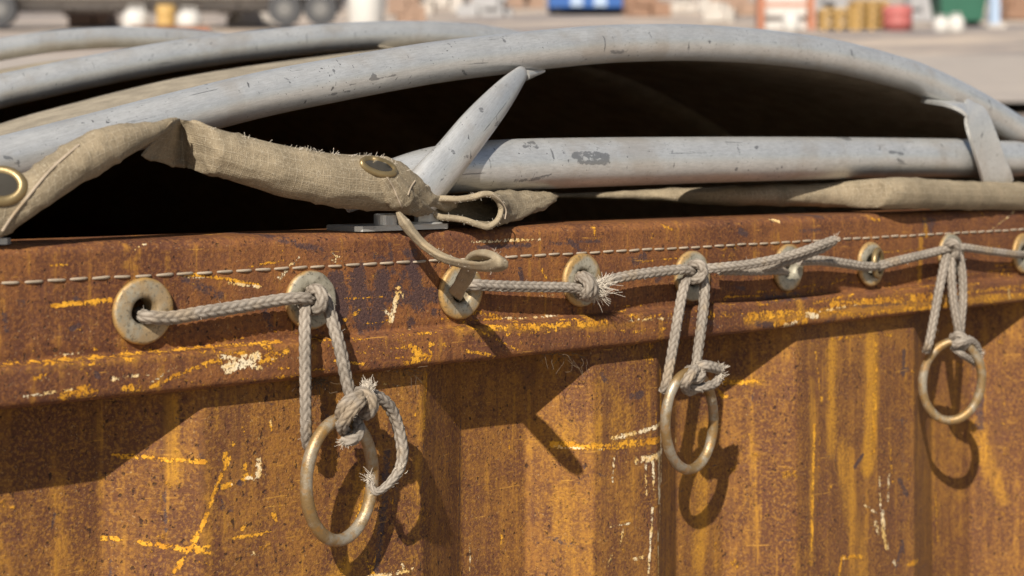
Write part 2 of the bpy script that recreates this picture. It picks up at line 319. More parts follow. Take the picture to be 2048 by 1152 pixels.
CRM = [
 ([(440,735),(470,722),(500,712)],17,.78),([(430,710),(510,735)],8,.7),([(797,578),(790,610),(784,640)],8,.85),([(806,585),(805,600)],4,.7),([(770,622),(778,628)],6,.6),
 ([(945,484),(1010,481),(1080,479)],3,.75),([(455,566),(520,574)],2.5,.8),([(355,553),(420,556)],2,.6),([(604,512),(585,528),(556,556)],3,.62),([(598,510),(575,532)],3,.5),([(592,522),(560,560)],2.5,.5),([(665,505),(690,530)],2.5,.55),([(682,505),(668,528)],2.5,.55),([(690,515),(660,520)],2.5,.5),([(1600,628),(1620,632)],9,.72),([(1560,650),(1580,645)],9,.6),([(2004,580),(2008,600)],6,.7),([(1545,440),(1560,443)],4,.8),
 ([(497,915),(498,935),(492,952)],9,.85),([(472,950),(498,952)],5,.7),([(520,832),(521,845)],3,.6),([(470,1090),(500,1110)],9,.45),([(700,1150),(760,1142),(805,1132)],4,.9),([(780,1118),(788,1132)],3,.7),
 ([(1200,872),(1250,862),(1306,844)],6,.8),([(1250,916),(1285,910),(1312,900)],12,.75),([(1268,920),(1268,985)],5,.6),([(1282,915),(1284,975)],5,.7),([(1298,910),(1300,1000)],8,.8),([(1310,860),(1312,960)],6,.7),([(1204,912),(1200,960)],4,.6),([(1228,915),(1226,930)],4,.5),([(1281,1012),(1277,1090),(1273,1150)],3.5,.85),([(1296,1060),(1300,1150)],4,.75),([(1308,940),(1304,1080)],3,.6),([(1195,1048),(1235,1042)],3,.6),([(1222,1055),(1215,1090)],2.5,.75),([(1192,1125),(1200,1105)],4,.7),([(1245,1112),(1262,1108)],4,.8),([(1122,896),(1180,894)],3,.6),
 ([(1742,1020),(1744,1060),(1752,1090)],9,.85),([(1728,1040),(1734,1062)],7,.8),([(1735,940),(1738,1010)],4,.6),([(1755,940),(1752,1000)],5,.6),([(1705,1005),(1730,1022)],4,.6),([(2038,950),(2040,1110)],5,.7),([(2042,780),(2044,840)],6,.6),([(1765,1118),(1768,1125)],6,.6),([(1388,870),(1392,890)],5,.6),([(1760,1118),(1775,1110)],3,.5),
]
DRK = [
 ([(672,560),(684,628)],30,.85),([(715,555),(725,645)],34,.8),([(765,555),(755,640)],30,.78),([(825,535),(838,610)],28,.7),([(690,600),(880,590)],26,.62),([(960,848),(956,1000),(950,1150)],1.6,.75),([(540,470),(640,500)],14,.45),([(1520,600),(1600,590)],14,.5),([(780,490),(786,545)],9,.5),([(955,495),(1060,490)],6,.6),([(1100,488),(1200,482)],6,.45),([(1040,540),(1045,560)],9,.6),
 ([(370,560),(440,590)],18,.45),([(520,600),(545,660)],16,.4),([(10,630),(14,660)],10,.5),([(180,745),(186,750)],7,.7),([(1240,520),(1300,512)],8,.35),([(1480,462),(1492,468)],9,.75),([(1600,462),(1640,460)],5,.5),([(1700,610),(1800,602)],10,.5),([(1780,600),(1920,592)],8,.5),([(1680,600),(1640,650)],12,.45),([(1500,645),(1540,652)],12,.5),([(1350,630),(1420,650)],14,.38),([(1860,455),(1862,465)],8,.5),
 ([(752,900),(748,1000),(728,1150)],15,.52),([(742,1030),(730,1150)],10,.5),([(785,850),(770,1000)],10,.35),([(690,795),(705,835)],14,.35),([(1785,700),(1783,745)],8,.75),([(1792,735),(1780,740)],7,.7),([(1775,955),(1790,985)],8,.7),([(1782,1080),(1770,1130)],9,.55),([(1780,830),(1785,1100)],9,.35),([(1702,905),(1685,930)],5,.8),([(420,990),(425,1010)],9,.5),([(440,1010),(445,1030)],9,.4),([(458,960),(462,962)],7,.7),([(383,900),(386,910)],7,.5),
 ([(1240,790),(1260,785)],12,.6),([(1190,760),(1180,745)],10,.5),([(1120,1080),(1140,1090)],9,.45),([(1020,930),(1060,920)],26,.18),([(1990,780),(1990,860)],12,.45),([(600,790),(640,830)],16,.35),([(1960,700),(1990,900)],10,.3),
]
SFT = [
 ([(340,800),(342,860),(345,960)],20,.75),([(0,900),(20,1150)],50,.35),([(160,1000),(190,1150)],60,.3),([(1120,880),(1220,850)],70,.42),([(1180,760),(1230,820)],40,.35),([(1130,1000),(1150,1150)],60,.42),([(960,900),(950,1150)],40,.22),([(820,800),(800,1150)],20,.35),([(700,940),(690,1050)],34,.6),([(700,1100),(640,1150)],36,.55),
 ([(1720,680),(1722,800),(1712,930)],32,.95),([(1640,690),(1640,900)],28,.7),([(1600,760),(1600,1120)],14,.6),([(1660,900),(1700,1140)],50,.55),([(1450,860),(1440,1140)],40,.55),([(1520,900),(1520,1100)],30,.25),([(1905,850),(1905,1130)],20,.4),([(1985,850),(2010,1000)],22,.55),([(1850,440),(1852,470)],9,.85),([(1842,480),(1840,560)],11,.7),([(1400,770),(1530,765)],14,.5),([(412,785),(412,850)],8,.5),([(834,740),(826,850)],10,.6),
 ([(290,690),(292,720)],16,.3),([(150,600),(150,660)],20,.25),([(900,660),(1250,650)],14,.45),([(1480,640),(2048,590)],16,.6),([(0,740),(600,690)],12,.35),([(1160,615),(1165,640)],14,.6),([(1580,590),(1590,620)],16,.7),([(925,640),(940,670)],12,.5),([(240,640),(300,700)],14,.25),([(1308,640),(1312,900)],12,.5),
]
_r = random.Random(21)
def _edge(x): return 800-.0975*x          # lower edge of the rail in the photo
for _ in range(230):
    x = _r.uniform(0, 2040); rail_ = _r.random() < .62
    if rail_:
        lo = 500-.04*x; y = _r.uniform(lo, _edge(x)-8) if _r.random() < .45 else _edge(x)-_r.uniform(10, 90)*(1-.25*x/2048); L = _r.uniform(15, 120); sl_ = _r.gauss(-.07, .05) if _r.random() < .75 else _r.uniform(-1, .6)
        pts = [(x, y), (x+L*.5, y+L*.5*sl_+_r.gauss(0, 1)), (x+L, y+L*sl_)]; ch = YEL if _r.random() < .8 else CRM
        ch.append((pts, _r.uniform(1.5, 4.5), _r.uniform(.35, .62)))
    else:
        y = _r.uniform(_edge(x)+20, 1150); L = _r.uniform(10, 90); 
        if _r.random() < .6: pts = [(x, y), (x+_r.gauss(0, 3), y+L)]
        else: a_ = _r.uniform(-.6, .3); pts = [(x, y), (x+L*math.cos(a_), y+L*math.sin(a_))]
        k_ = _r.random(); ch = YEL if k_ < .55 else (CRM if k_ < .7 else DRK)
        ch.append((pts, _r.uniform(1.2, 4), _r.uniform(.30, .55)))
for _ in range(26):
    x = _r.uniform(0, 2040); y = _edge(x)-_r.uniform(12, 60); YEL.append(([(x, y), (x+_r.uniform(5, 40), y-_r.uniform(0, 6))], _r.uniform(5, 14), _r.uniform(.38, .55)))
for _ in range(30):
    x = _r.uniform(560, 900) if _r.random() < .5 else _r.uniform(0, 2040); y = _edge(x)-_r.uniform(60, 230); DRK.append(([(x, y), (x+_r.uniform(-20, 30), y+_r.uniform(-8, 20))], _r.uniform(6, 18), _r.uniform(.35, .6)))
def wear_or_shade(X, Z, Yv):
    """four masks per vertex: yellow paint, cream primer, dark steel, soft stain"""
    out = np.zeros((len(X), 4))
    for ch, lst in enumerate((YEL, CRM, DRK, SFT)):
        for pts, wd, st in lst:
            if st == 0: continue
            zr = .0 if pts[0][1] < 745 - .075*pts[0][0]+30 else .02
            q = [P(x, y, zr) for x, y in pts]; k = mm_per_px(pts[0][0]); hw = wd*k*.62; fe = hw*1.0+.0012
            lo = min(a[0] for a in q)-hw-fe*2-.004; hi = max(a[0] for a in q)+hw+fe*2+.004
            sel = np.where((X > lo) & (X < hi))[0]
            if not len(sel): continue
            x, z = X[sel], Z[sel]; d = np.full(len(sel), 9.)
            for a, b in zip(q[:-1], q[1:]):
                ax, az, bx, bz = a[0], a[2], b[0], b[2]; L = (bx-ax)**2+(bz-az)**2+1e-12
                t = np.clip(((x-ax)*(bx-ax)+(z-az)*(bz-az))/L, 0, 1)
                d = np.minimum(d, np.hypot(x-ax-t*(bx-ax), z-az-t*(bz-az)))
            val = st*np.clip(1-(d-hw*.5)/fe, 0, 1)
            out[sel, ch] = np.maximum(out[sel, ch], val)
    return out

# ---------------------------------------------------------------- the steel container
CX0, CX1, CY1, ZB = .12, 1.92, 3.6, -1.35
skip = empty('open_container', 'rusty brown steel container with flaking yellow paint and a stitched row of round eyelets', 'container', (CX0, 0, ZB))
xs = np.r_[np.linspace(CX0, .37, 40, endpoint=False), np.arange(.37, 1.53, .0016), np.linspace(1.53, CX1, 50)]
# eyelets
WPX = [(285,622),(620,600),(920,583),(1162,560),(1383,552),(1575,535),(1740,528),(1900,509),(2046,506)]
WC = [P(x, y, -.001) for x, y in WPX]
# rail: rounded top, flat face, shallow crease, out-turned lip
prof = smooth([(.060,-.0484),(.035,-.0484),(.012,-.0484),(.0045,-.0494),(.0005,-.0530),(0,-.059),(0,-.075),(.0003,-.095),(.0006,-.108),(.0012,-.1140),(.0006,-.1152),(-.0050,-.1166),(-.0068,-.1185),(-.0070,-.1260),(-.0068,-.1340),(-.0056,-.1382),(-.0015,-.1402),(.004,-.1408),(.02,-.1405)], 3)
prof, _ = resample(np.c_[prof, np.zeros(len(prof))], .0013); prof = prof[:, :2]
g = np.zeros((len(prof), len(xs), 3)); g[..., 0] = xs[None]; g[..., 1] = prof[:, :1]; g[..., 2] = prof[:, 1:]
for j, x in enumerate(xs):          # dents and waviness of real sheet
    wv = .0006*mnoise.noise((x*7, 3, 0))+.0004*mnoise.noise((x*24, 9, 0))
    sag = .0022*math.sin((x-.4)*3.0)*1.0
    lip = np.clip((-.105-prof[:, 1])/.03, 0, 1)
    g[:, j, 1] += wv*(.3+lip); g[:, j, 2] += -lip*(sag*.6+.0006*mnoise.noise((x*16, 1, 4)))
mb = MB(); n, m_ = g.shape[:2]
idx = np.arange(n*m_).reshape(n, m_); q = np.stack([idx[:-1, :-1], idx[1:, :-1], idx[1:, 1:], idx[:-1, 1:]], -1).reshape(-1, 4)
V = g.reshape(-1, 3); ce = V[q].mean(1); keep = np.ones(len(q), bool)
for c in WC: keep &= ~((np.hypot(ce[:, 0]-c[0], ce[:, 2]-c[2]) < .0105) & (ce[:, 1] < .01))
mb.raw(V, q[keep].tolist()); mb.att.append(('wear_or_shade', wear_or_shade(V[:, 0], V[:, 2], V[:, 1])))
rail = adopt(mb.build('top_rail', M_RAIL), skip)
# corrugated side: flats and ramps where the photo shows their folds
def XP(px, Y): return P(px, 600, Y)[0]
O_, I_ = .0075, .043
fold = [(CX0, I_), (XP(205, I_), I_), (XP(405, O_), O_), (XP(845, O_), O_), (XP(922, I_), I_), (XP(1052, I_), I_), (XP(1185, O_), O_), (XP(1314, O_), O_), (XP(1352, I_), I_), (XP(1445, I_), I_), (XP(1592, O_), O_), (XP(1828, O_), O_), (XP(1864, I_), I_), (XP(1940, I_), I_), (XP(2055, O_), O_), (XP(2055, O_)+.12, O_), (XP(2055, O_)+.17, I_), (CX1, I_)]
fx = np.array([a[0] for a in fold]); fy = np.array([a[1] for a in fold])
assert (np.diff(fx) > 0).all(), fx
zs = np.r_[np.arange(-.1400, -.43, -.002), np.linspace(-.435, ZB, 30)]
def foldY(x):
    return sum(np.interp(x+d, fx, fy) for d in (-.0018, 0, .0018))/3
g = np.zeros((len(zs), len(xs), 3)); g[..., 0] = xs[None]; g[..., 2] = zs[:, None]; g[..., 1] = foldY(xs)[None]
for j, x in enumerate(xs):
    for i in range(0, len(zs)):
        g[i, j, 1] += .0012*mnoise.noise((x*9, 5, zs[i]*6)) if (i % 4 == 0) else 0
for i in range(len(zs)):            # interpolate the waviness between the sampled rows
    if i % 4:
        a = i-i % 4; b = min(a+4, len(zs)-1); t = (i % 4)/4
        base = foldY(xs); wa = g[a, :, 1]-base; wb = (g[b, :, 1]-base) if b % 4 == 0 else wa
        g[i, :, 1] = base+wa*(1-t)+wb*t
mb = MB(); n, m_ = g.shape[:2]; idx = np.arange(n*m_).reshape(n, m_)
q = np.stack([idx[:-1, :-1], idx[1:, :-1], idx[1:, 1:], idx[:-1, 1:]], -1).reshape(-1, 4)
V = g.reshape(-1, 3); mb.raw(V, q.tolist()); mb.att.append(('wear_or_shade', wear_or_shade(V[:, 0], V[:, 2], V[:, 1])))
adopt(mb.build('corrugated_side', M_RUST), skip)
mb = MB(); mb.box((CX0, .049, ZB), (CX1, .052, -.06)); adopt(mb.build('inner_liner', M_RUST), skip)
# remaining shell: two long sides, far end, floor, far and side rails, inner ribs
mb = MB(); mb.box((CX0-.004, .075, ZB), (CX0+.004, CY1, -.06)); mb.box((CX0-.02, .075, -.14), (CX0+.05, CY1, -.052)); adopt(mb.build('long_side', M_RUST), skip)
mb = MB(); mb.box((CX1-.004, .075, ZB), (CX1+.004, CY1, -.06)); mb.box((CX1-.05, .075, -.14), (CX1+.02, CY1, -.052)); adopt(mb.build('long_side', M_RUST), skip)
mb = MB(); mb.box((CX0, CY1-.004, ZB), (CX1, CY1+.004, -.05)); mb.box((CX0-.02, CY1-.05, -.14), (CX1+.02, CY1+.02, -.048))
for k in range(7): x = CX0+.15+k*.25; mb.box((x, CY1-.04, ZB), (x+.08, CY1-.004, -.14))
adopt(mb.build('far_end', M_RUST), skip)
mb = MB(); mb.box((CX0, .05, ZB-.01), (CX1, CY1, ZB+.01)); adopt(mb.build('floor_plate', M_RUST), skip)
# stitched seam along the rail
st_a = np.array([P(-40, 569, -.001), P(1000, 516.5, -.001), P(2048, 462, -.001)]); z_st = st_a[:, 2].mean()
mb = MB(); x = .37
zf = np.polyfit([P(p, y, 0)[0] for p, y in ((0,566),(500,540),(1000,516),(1500,487),(1900,467))], [P(p, y, 0)[2] for p, y in ((0,566),(500,540),(1000,516),(1500,487),(1900,467))], 2)
while x < 1.55:
    L = .0122+random.uniform(-.0007, .0007); z0 = np.polyval(zf, x)+random.uniform(-.0003, .0003); z1 = np.polyval(zf, x+L)+random.uniform(-.0003, .0003)
    t = np.linspace(0, 1, 9)
    p = np.stack([x+L*t, .0012-.0019*np.sin(math.pi*t)**.45, z0+(z1-z0)*t], 1)
    tube(mb, p, 0.00095*(.65+.4*np.sin(math.pi*t)**.5), 8, fn=lambda a, s: 1+.12*np.sin(a*2+s*4200)); x += .01395
adopt(mb.build('stitched_seam', M_THREAD), skip)
# eyelets (a flange washer each, with its rolled inner lip)
def eyelet_mesh(mb, c, r_out=.0198, r_in=.0083, tilt=(0, 0), th=.0042):
    pr = np.array([(r_in-.0004, .012), (r_in-.0006, .002), (r_in-.0002, -.0012), (r_in+.0012, -.0026), (r_in+.0032, -.0030), ((r_in+r_out)/2, -.0029), (r_out-.0020, -.0026), (r_out-.0006, -.0021), (r_out, -.0009), (r_out, .0008), (r_out-.001, .0012)])
    pr[:, 1] *= th/.0042
    an = np.linspace(0, 2*math.pi, 64, endpoint=False)
    g = np.zeros((len(pr), 64, 3)); g[..., 0] = pr[:, :1]*np.cos(an); g[..., 2] = pr[:, :1]*np.sin(an); g[..., 1] = pr[:, 1:]
    g[..., 1] += g[..., 0]*tilt[0]+g[..., 2]*tilt[1]
    for i in range(len(pr)):
        for k in range(64): g[i, k] += .00035*np.array([mnoise.noise((g[i, k, 0]*160+c[0]*50, g[i, k, 2]*160, j)) for j in (1, 2, 3)])*(1 if i < 9 else .3)
    g += c; ed = np.clip((pr[:, 0]-r_in)/(r_out-r_in), 0, 1)
    uv = np.stack(np.broadcast_arrays((ed**3)[:, None], an[None]/6.2832), -1)
    mb.grid(g, cv=True, uv=uv, flip=True)
wl_ = ['empty upper left rim, ochre stained', None]
tilts = [(.01, -.02), (-.02, .03), (.02, -.05), (.03, 0), (0, .03), (.05, -.02), (.03, .02), (0, .02), (0, 0)]
for i, c in enumerate(WC):
    mb = MB(); eyelet_mesh(mb, c+np.array([0, -.0005, 0]), r_out=[.0200,.0190,.0195,.0198,.0200,.0198,.0196,.0196,.0196][i], tilt=tilts[i]); e = adopt(mb.build('eyelet', M_WASH_OCHRE if i in (0, 2) else M_WASH), skip)
    if i == 6:
        mb = MB(); a = np.linspace(0, 2*math.pi, 40, endpoint=False); cc = c+np.array([.003, -.006, .001])
        tube(mb, np.stack([cc[0]+.0105*np.cos(a), cc[1]+.004*np.cos(a), cc[2]+.0115*np.sin(a)], 1), .0026, 12, closed=True); rr = adopt(mb.build('eyelet_ring', M_BRASS), skip)
    if i == 0: e['label'] = 'thick ochre stained eyelet with an open dark hole'
# bolted plate on the rail top, and the corner of another one at the far left
def plate(x0px, x1px, y0, y1, zt, name):
    a = P(x0px, 460, y0); b = P(x1px, 460, y0); mb = MB(); x0, x1 = a[0], b[0]
    c = .004; pts = [(x0+c, y0), (x1-c, y0), (x1, y0+c), (x1, y1-c), (x1-c, y1), (x0+c, y1), (x0, y1-c), (x0, y0+c)]
    z0 = zt; z1 = zt+.0035; v = [(x, y, z0) for x, y in pts]+[(x, y, z1) for x, y in pts]
    mb.raw(v, [tuple(range(7, -1, -1)), tuple(range(8, 16))]+[(i, (i+1) % 8, 8+(i+1) % 8, 8+i) for i in range(8)], sm=False)
    return adopt(mb.build(name, M_ZINC), skip), (x0, x1, z1)
pl, (px0, px1, pz) = plate(716, 904, .003, .043, -.0483, 'mounting_plate')
def hexbolt(xpx, Y, r, h, sides, name, zt, base=0):
    c = P(xpx, 450, Y); mb = MB()
    for (rr, z0, z1, sd, b) in ([(r*1.35, zt, zt+.0014, 28, 0)] if base else [])+[(r, zt+(.0014 if base else 0), zt+h, sides, 1)]:
        a = np.linspace(0, 2*math.pi, sd, endpoint=False)+.2; ring = lambda R_, z: np.stack([c[0]+R_*np.cos(a), c[1]+R_*np.sin(a), np.full(sd, z)], 1)
        rows = [ring(rr*.985, z0), ring(rr, z0+.0003), ring(rr, z1-.0008), ring(rr*.9, z1), ring(.0001, z1+.0001)]
        mb.grid(np.array(rows), cv=True, sm=False)
    o = mb.build(name, M_ZINC); o.parent = pl; return o
hexbolt(771, .0090, .0080, .0078, 24, 'bolt_head', pz)
hexbolt(853, .0095, .0086, .0082, 6, 'hex_nut', pz, 1)
plate(-60, 28, .004, .04, -.0483, 'mounting_plate')

# ---------------------------------------------------------------- roof bows
SCUFF = [([(1150,312),(1185,308),(1212,314)],9,.8),([(1160,324),(1215,325)],7,.8),([(1050,292),(1064,286),(1074,294)],5,.8),([(1030,362),(1070,358),(1104,350)],3.5,.7),([(1474,286),(1479,305)],1.6,.8),([(1476,325),(1472,340)],1.6,.8),([(1676,273),(1700,279)],3.5,.8),([(1780,304),(1805,307)],3,.8),([(1797,320),(1806,325)],4,.7),([(1512,294),(1513,295)],3.5,1),([(1120,285),(1130,310)],2,.6),([(1100,295),(1108,318)],1.6,.6),
 ([(1222,104),(1250,103)],4,.8),([(10,310),(28,322)],9,.6),([(35,325),(38,332)],6,.6),([(740,158),(750,152)],4,.7),([(745,145),(742,160)],2,.7),([(860,118),(866,128)],3,.6),([(1005,75),(1010,85)],2,.7),([(925,140),(932,150)],2,.8),([(700,170),(790,150)],2,.5),([(655,190),(700,182)],2,.6),([(570,155),(580,165)],2,.7),([(667,135),(668,148)],2,.6),([(410,165),(412,167)],3,1),
 ([(898,296),(908,306)],3,.8),([(962,218),(964,221)],4,.9),([(992,250),(996,245)],4,.8),([(925,318),(935,312)],3,.7),([(905,345),(912,352)],2.5,.7),([(880,362),(890,350)],2,.6)]
def scuffs(g):
    q = g.reshape(-1, 3)-np.array([0, -DW, 0]); z = q@CA; x = 1024+F*(q@CR)/z; y = 318-F*q[:, 2]/z; out = np.zeros(len(q))
    for pts, wd, st in SCUFF:
        for a, b in zip(pts[:-1], pts[1:]):
            L = (b[0]-a[0])**2+(b[1]-a[1])**2+1e-9; t = np.clip(((x-a[0])*(b[0]-a[0])+(y-a[1])*(b[1]-a[1]))/L, 0, 1)
            d = np.hypot(x-a[0]-t*(b[0]-a[0]), y-a[1]-t*(b[1]-a[1])); out = np.maximum(out, st*np.clip(1-(d-wd*.4)/(wd*.6+2), 0, 1))
    return out
def scuffed(mb, g): w_ = np.r_[scuffs(g), np.zeros(mb.n-g.shape[0]*g.shape[1])]; mb.att.append(('wear_or_shade', np.stack([w_]*4, 1)))
H1 = [(-60,343),(0,325),(175,279),(347,233),(520,190),(650,164),(850,128),(1000,109),(1100,98),(1220,88),(1350,85),(1450,88),(1550,96),(1670,113),(1780,140),(1850,163),(1950,211),(2048,270)]
h1 = smooth(PP([(x, y, .052) for x, y in H1]), 6)
h1 = np.vstack([[[.20, .052, -.085]], [[.27, .052, -.055]], h1, [[h1[-1][0]+.06, .052, h1[-1][2]-.035]], [[h1[-1][0]+.12, .052, -.05]], [[h1[-1][0]+.15, .052, -.10]]])
hx, hz = h1[:, 0], h1[:, 2]
def prof1(x): return np.interp(x, hx, hz)
TR = .0152
front = empty('roof_bow', 'nearest galvanised steel bow arching over the rail with base tube and flattened strut', 'roof bow', (1.0, .05, -.046), 'galvanised roof bows under the tarpaulin')
mb = MB(); p, _ = resample(smooth(h1, 3), .0022); scuffed(mb, tube(mb, p, TR, 90)); adopt(mb.build('arch_tube', M_GALV), front)
# base tube: runs along the rail, its left end squeezed flat
bt = smooth(PP([(690,398,.030,.010,.5),(740,375,.030,.0125,.6),(800,356,.030,.0150,.75),(860,343,.030,.0170,.9),(920,336,.030,.0182,1),(1000,331,.030,.0190,1),(1100,327,.030,.0192,1),(1300,322,.031,.0192,1),(1600,317,.032,.0190,1),(1900,316,.033,.0188,1),(1990,318,.035,.0185,1),(2040,318,.037,.0175,1),(2052,318,.038,.0115,1),(2057,318,.038,.004,1)]), 8)
bt, _ = resample(bt, .0022); mb = MB(); scuffed(mb, tube(mb, bt[:, :3], bt[:, 3], 96, flat=(bt[:, 4], (0, 1, 0)))); adopt(mb.build('base_tube', M_GALV), front)
# strut: tube squeezed to a narrow tip under the arch
sp = smooth(PP([(838,392,.004,.0150,.45),(862,362,.004,.0138,.5),(900,318,.006,.0128,.55),(945,262,.010,.0120,.6),(985,215,.018,.0105,.6),(1015,180,.026,.0085,.55),(1036,156,.034,.0062,.5),(1045,146,.038,.0048,.5),(1050,141,.040,.002,.5)]), 8)
sp, _ = resample(sp, .0015); mb = MB(); scuffed(mb, tube(mb, sp[:, :3], sp[:, 3]*1.16, 64, flat=(sp[:, 4], (.35, -1, .25)))); adopt(mb.build('strut', M_GALV), front)
mb = MB(); a = P(1050, 150, .045); b = P(1088, 142, .052); t = np.linspace(0, 1, 8)
tube(mb, a+(b-a)*t[:, None], .004*(1-t*.8)+.0005, 10); adopt(mb.build('weld_tab', M_GALV), front)
# flat bar hooked over the base tube
bar = smooth(PP([(1872,203,.052),(1895,207,.036),(1920,212,.018),(1938,220,.011),(1950,234,.007),(1961,262,.005),(1976,305,.005),(1990,350,.007),(2000,384,.012)]), 8)
mb = MB(); t_ = np.gradient(bar, axis=0); t_ /= np.linalg.norm(t_, axis=1)[:, None]
side = np.array([1., -.05, .0]); side /= np.linalg.norm(side); hw = .0190
sd = side[None]-t_*(t_@side)[:, None]; sd /= np.linalg.norm(sd, axis=1)[:, None]; nn = np.cross(t_, sd)
sec = []
for (a, b) in ((-1, -1), (-.93, -1.3), (.93, -1.3), (1, -1), (1, 1), (.93, 1.3), (-.93, 1.3), (-1, 1)): sec.append(bar+sd*hw*a+sd*hw*.0+nn*.0016*b)
mb.grid(np.stack(sec, 1), cv=True, sm=False); mb.raw(np.array([s[0] for s in sec]), [tuple(range(8))], sm=False); mb.raw(np.array([s[-1] for s in sec]), [tuple(range(7, -1, -1))], sm=False)
adopt(mb.build('hook_bar', M_GALV), front)
# rear bows: each a bit higher than the one before
def px_trace(rows, Y): return smooth(PP([(x, y, Y) for x, y in rows]), 5)
T2 = px_trace([(0,183),(170,146),(347,113),(520,90),(700,74),(850,70),(960,76)], .50)
T3 = px_trace([(0,99),(80,86),(150,79),(230,75),(300,76)], 1.0)
def rest(T, Y):
    e = T[-1]; x1 = np.linspace(e[0]+.05, 1.72, 26); z1 = prof1(x1); s = e[2]/max(prof1(e[0]), .02)
    R_ = np.stack([x1, np.full(26, Y), np.where(z1 > 0, z1*s, z1)], 1)
    b = T[0]; sl = (T[1][2]-T[0][2])/(T[1][0]-T[0][0]); xl = np.linspace(.18, b[0]-.05, 9)
    zl = b[2]-(b[0]-xl)*sl*1.25; zl = np.maximum(zl, -.08+(xl-.18)*.3)
    L_ = np.stack([xl, np.full(len(xl), Y), zl], 1)
    return np.vstack([L_, T, R_, [[1.76, Y, -.08]]])
bows = {.052: h1}
for Y, T, lab in ((.50, T2, 'second galvanised bow behind the nearest one, slightly out of focus'), (1.0, T3, 'farthest galvanised bow, lowest curve seen at the upper left edge')):
    fp = rest(T, Y); bows[Y] = fp; p, _ = resample(smooth(fp, 4), .012)
    o = empty('roof_bow', lab, 'roof bow', (1.0, Y, -.046), 'galvanised roof bows under the tarpaulin')
    mb = MB(); tube(mb, p, .0150 if Y < .9 else .0135, 32); adopt(mb.build('arch_tube', M_GALV), o)

# ---------------------------------------------------------------- tarpaulin
tarp = empty('tarpaulin', 'weathered tan canvas tarpaulin stretched under the steel bows with a bunched hem on the rail', 'tarpaulin', (1.0, .05, -.04))
def bowz(x, Y):
    ks = sorted(bows); zz = [np.interp(x, bows[k][:, 0], bows[k][:, 2]) for k in ks]
    # keep rising slowly behind the third bow, then fall to the far end
    ks2 = ks+[1.5, 2.4, CY1-.05]; zz2 = zz+[zz[-1]*1.0-.02, zz[-1]*.8-.03, -.045+0*x]
    return np.array([np.interp(Y, ks2, [z[i] for z in zz2]) for i in range(len(x))])
gx = np.linspace(CX0-.01, CX1+.01, 124)
def roof(gy, dY, dD, seedy, left=None):
    g = np.zeros((len(gy), len(gx), 3))
    for i, Y in enumerate(gy):
        Yx = np.full(len(gx), Y); drop = np.full(len(gx), np.interp(Y, dY, dD))
        if seedy == 3:      # on its right half the rear sheet laps forward under the second bow and closes the slit
            k = np.clip((gx-1.0)/.12, 0, 1)*np.clip((.72-Y)/.212, 0, 1); Yx = Y-.075*k; drop = drop*(1-k)+np.interp(Yx, [.433, .475, .6], [.0128, .029, .029])*k
        z = np.array([bowz(gx[j:j+1], Yx[j])[0] for j in range(len(gx))]); g[i, :, 0] = gx; g[i, :, 1] = Yx
        if left: drop = drop+np.interp(gx, [.60, .76, 1.0], [.008, .003, -.001])*np.interp(Y, [.15, left], [0, 1])
        g[i, :, 2] = z-drop
        for j in range(len(gx)): g[i, j, 2] += .003*mnoise.noise((gx[j]*6, Y*5, 2))
    U, V_ = np.meshgrid(gx, gy); mb = MB(); mb.grid(g, uv=np.stack([U, V_], -1)); o = adopt(mb.build('roof_sheet', M_ROOF), tarp)
    md = o.modifiers.new('thick', 'SOLIDIFY'); md.thickness = .0012
roof(np.linspace(.066, .445, 34), [.066, .10, .20, .445], [.007, .012, .015, .013], 0, .445)
roof(np.r_[np.linspace(.508, 1.0, 30), np.linspace(1.03, CY1-.05, 50)], [.508, .6, .75, .95, 1.0, 1.06, 1.4, 4], [.004, .022, .03, .027, .0235, .045, .04, .03], 3)
def wrinkle(g, amp=.0012, f=60, seed=0, axis_stretch=(1, 1, 1)):
    gg = np.gradient(g, axis=0); gh = np.gradient(g, axis=1); nn = np.cross(gg, gh); nn /= np.linalg.norm(nn, axis=-1)[..., None]+1e-12
    for i in range(g.shape[0]):
        for j in range(g.shape[1]):
            p = g[i, j]; q = (p[0]*f*axis_stretch[0], p[1]*f*axis_stretch[1]+seed, p[2]*f*axis_stretch[2])
            a = mnoise.noise(q)+.5*mnoise.noise((q[0]*2.3, q[1]*2.3, q[2]*2.3+5))-1.5*(1-abs(mnoise.noise((q[0]*.9+q[2]*.9+7, q[1], q[2]*1.6-q[0]*.5)))*2)**7*.9; g[i, j] += nn[i, j]*a*amp
    return g
def loft(st, sub=8, seg=40, back=.6, seed=0, amp=.0012, f=60, stretch=(1, 1, 1), pinch=None):
    """st rows: Tx,Ty,Bx,By,Y,bulge(m)"""
    s = smooth(st, sub); rows = []
    an = np.linspace(0, 2*math.pi, seg, endpoint=False)
    for r in s:
        T = P(r[0], r[1], r[4]); B = P(r[2], r[3], r[4]); c = (T+B)/2; h = (T-B)/2
        sn = np.sin(an); bul = np.where(sn > 0, r[5]*np.abs(sn)**.8, -r[5]*back*np.abs(sn)**.8)
        rows.append(c+np.cos(an)[:, None]*h+np.stack([bul*0, -bul, bul*0], 1))
    g = np.array(rows); L = np.r_[0, np.cumsum(np.linalg.norm(np.diff(g.mean(1), axis=0), axis=1))]
    g = wrinkle(g, amp, f, seed, stretch)
    per = np.linalg.norm(np.diff(g, axis=1), axis=-1).sum(1).mean()
    uv = np.stack(np.broadcast_arrays(an[None]/6.2832*per, L[:, None]), -1)
    return g, uv
